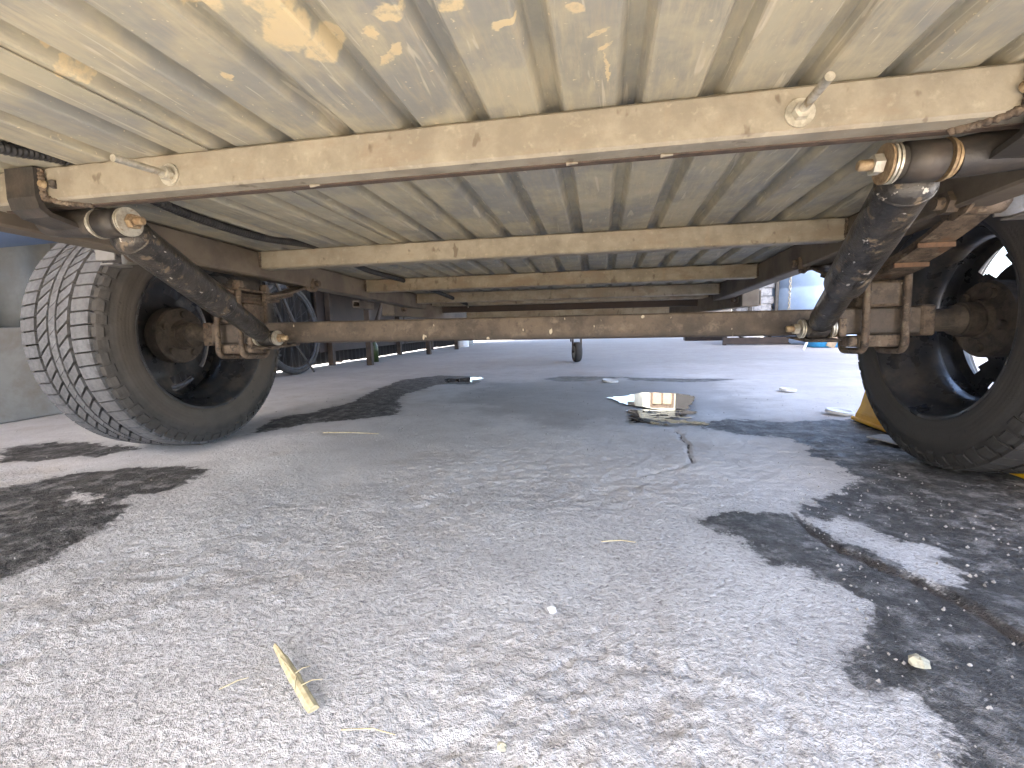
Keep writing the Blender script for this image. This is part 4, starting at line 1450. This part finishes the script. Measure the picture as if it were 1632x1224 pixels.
wb = empty('workbench', (-2.2, 4.6, 0))
tag(wb, 'wooden workbench with thin legs along the dark wall', 'workbench')
WO = (2.2, -4.6, 0)
build('bench_top', MB().box(-2.42, -1.95, 3.6, 6.4, .72, .76, .003), M['wood'], wb, WO)
for y0 in (3.76, 5.18, 6.25):
    for x0 in (-2.03, -2.40):
        build('leg', MB().box(x0, x0 + .05, y0, y0 + .045, 0, .72, .003), M['wood'], wb, WO)
build('brace', MB().tube([(-2.005, 5.22, .16), (-2.005, 5.62, .72)], .022, 6), M['wood'], wb, WO)
build('brace', MB().tube([(-2.005, 3.80, .20), (-2.005, 4.2, .72)], .02, 6), M['wood'], wb, WO)
build('apron', MB().box(-1.985, -1.962, 3.7, 6.3, .60, .715, .002), M['darkboard'], wb, WO)
for j in range(3):
    build('back_board', MB().box(-2.425, -2.405, 3.65 + j * .9, 4.53 + j * .9, .12, .70, .002), M['darkboard'], wb, WO)
o = build('bottle', MB().lathe([(0, 0), (0, .035), (.13, .036), (.16, .03), (.19, .013), (.23, .012), (.23, 0)], 20, 'Z'), M['bottle'], None, (-2.15, 4.15, 0))
tag(o, 'green bottle standing under the workbench', 'bottle')
for k, (x, y, r) in enumerate(((-2.1, 6.9, .09), (-2.25, 7.6, .12))):
    pl = build('paint_tin', MB().lathe([(0, 0), (0, r), (.02, r * 1.02), (.02, r), (r * 1.9, r), (r * 1.92, r * 1.03), (r * 1.95, r * .95), (r * 1.9, 0)], 24, 'Z'), (M['white'], M['greysheet'])[k], None, (x, y, 0))
    tag(pl, ('small white paint tin on the floor past the workbench', 'larger grey paint tin on the floor against the wall end')[k], 'tin')

# ------------------------------------------------------------------ right background
tank = empty('water_tank', (2.86, 6.9, 0))
tag(tank, 'pale blue water tank standing at the right behind the axle', 'tank')
build('tank_body', MB().lathe([(0, .1), (0, .62), (.03, .66), (.30, .665), (.32, .655), (.34, .665), (.70, .665), (.72, .655), (.74, .665), (1.15, .66), (1.25, .55), (1.32, .25), (1.32, .1)], 56, 'Z'), M['paleblue'], tank)
build('tank_lid', MB().lathe([(1.32, 0), (1.32, .24), (1.36, .24), (1.37, .22), (1.37, 0)], 32, 'Z'), M['blue'], tank)
build('tank_tap', MB().tube([(-.62, -.28, .85), (-.75, -.34, .85)], .025, 12).tube([(-.75, -.34, .85), (-.78, -.35, .85)], .038, 12), M['blackplastic'], tank)

st = empty('block_stack', (1.95, 6.75, 0))
tag(st, 'stack of pale blocks held in a black frame left of the pale tank', 'blocks')
for r_i in range(4, 12):
    for c_i in range(2):
        xo = -.21 + c_i * .215 + (.03 if r_i % 2 else 0)
        build('block', MB().box(xo, xo + .21, -.10 + random.uniform(-.006, .006), .10, .004 + r_i * .104, .102 + r_i * .104, .008), M['block'], st)
for xx in (-.25, -.05, .26):
    build('frame_bar', MB().box(xx - .02, xx + .02, -.15, -.115, .42, 1.28, .002), M['blackplastic'], st)
for zz in (.50, .80, 1.05):
    build('frame_bar', MB().box(-.229, -.071, -.149, -.117, zz, zz + .035, .002), M['blackplastic'], st)
ch = empty('chain', (2.32, 6.5, 0))
tag(ch, 'steel chain hanging between the blocks and the pale tank', 'chain')
for k in range(26):
    zc = .45 + k * .034
    rot = Matrix.Translation((0, 0, zc)) @ Matrix.Rotation((k % 2) * pi / 2, 4, 'Z')
    pts = [rot @ Vector((.013 * math.cos(a), 0, .022 * math.sin(a))) for a in [2 * pi * q / 14 for q in range(15)]]
    build('link', MB().tube(pts, .0045, 7, False), M['zinc'], ch)

dr = empty('blue_canister', (2.45, 5.85, 0))
tag(dr, 'bright blue plastic canister with a tan strap on the floor at right', 'canister')
build('canister_body', MB().lathe([(0, 0), (0, .15), (.015, .17), (.10, .172), (.11, .167), (.12, .172), (.26, .17), (.30, .15), (.33, .06), (.36, .055), (.36, 0)], 36, 'Z'), M['blue'], dr)
build('strap', MB().box(-.045, .045, -.186, -.180, .01, .25, .001, Matrix.Rotation(.35, 4, 'Y')), M['curtain'], dr)
sk = build('white_stick', MB().box(-.012, .012, -.004, .004, 0, .16, .002), M['white'], None, (2.06, 5.33, 0))
sk.rotation_euler = (-.2, .55, .3)
tag(sk, 'short white plastic stick propped by the blue canister', 'stick')

bwl = empty('spare_bike_wheel', (2.05, 6.9, .30))
bwl.rotation_euler = (0, 0, .9)
tag(bwl, 'loose bicycle wheel standing on edge at right beneath the tank', 'bike wheel')
build('bike_tyre', MB().lathe([(-.018, .27), (-.022, .283), (-.014, .297), (0, .30), (.014, .297), (.022, .283), (.018, .27)], 44, 'X', closed=True), M['blackplastic'], bwl)
build('bike_rim', MB().lathe([(-.012, .253), (-.014, .270), (.014, .270), (.012, .253)], 44, 'X', closed=True), M['zinc'], bwl)
mb = MB()
for k in range(24):
    a = 2 * pi * k / 24
    mb.tube([((.025 if k % 2 else -.025), .02 * math.cos(a + .5), .02 * math.sin(a + .5)), (0, .256 * math.cos(a), .256 * math.sin(a))], .0012, 5)
build('spokes', mb, M['zinc'], bwl)
build('hub', MB().tube([(-.05, 0, 0), (.05, 0, 0)], .018, 12), M['blackplastic'], bwl)

cr = empty('crate', (2.1, 6.7, 0))
tag(cr, 'dark wooden slatted crate under the pale blocks', 'crate')
for j in range(4):
    build('slat', MB().box(-.55, .55, -.20, -.18, .01 + j * .102, .10 + j * .102, .003), M['darkboard'], cr)
build('crate_top', MB().box(-.55, .55, -.18, .2, .395, .413, .002), M['darkboard'], cr)
for xx in (-.54, .5):
    build('corner_post', MB().box(xx, xx + .04, -.178, -.14, 0, .393), M['darkboard'], cr)
# low dark timber beam on the floor at the far right
o = build('timber_baulk', MB().box(1.35, 2.0, 8.1, 8.3, 0.0, .17, .012), M['darkboard'])
tag(o, 'dark timber baulk lying on floor at far end right of the jockey wheel', 'timber')

# ------------------------------------------------------------------ house beyond the open front, mirrored in the puddle
h = empty('house', (1.28, 15, 0))
tag(h, 'cream house with a brown framed window, mirrored in the puddle', 'house')
build('wall', MB().box(0, 5.0, 0, 4, 0, 2.9), M['housewall'], h)
mb = MB()
mb.add([(-.25, -.3, 2.9), (5.3, -.3, 2.9), (5.3, 4.3, 2.9), (-.25, 4.3, 2.9), (-.25, 2, 4.3), (5.3, 2, 4.3)], [(0, 1, 5, 4), (2, 3, 4, 5), (0, 4, 3), (1, 2, 5), (3, 2, 1, 0)])
build('roof', mb, M['slate'], h)
for x0 in (.22, 2.6):
    wn2 = build('window', MB().box(x0, x0 + .06, -.05, -.002, 1.3, 2.35).box(x0 + .64, x0 + .70, -.05, -.002, 1.3, 2.35).box(x0 + .06, x0 + .64, -.05, -.002, 1.3, 1.36).box(x0 + .06, x0 + .64, -.05, -.002, 2.29, 2.35).box(x0 + .33, x0 + .37, -.045, -.002, 1.36, 2.29), M['windowframe'], h)
    build('pane', MB().box(x0 + .06, x0 + .64, -.02, -.004, 1.36, 2.29), M['curtain'], wn2)
build('added_dark_door', MB().box(.98, 2.5, -.04, -.002, 0, 2.62, .004), M['slate'], h)  # unseen dark door, added so the puddle's right side mirrors dark
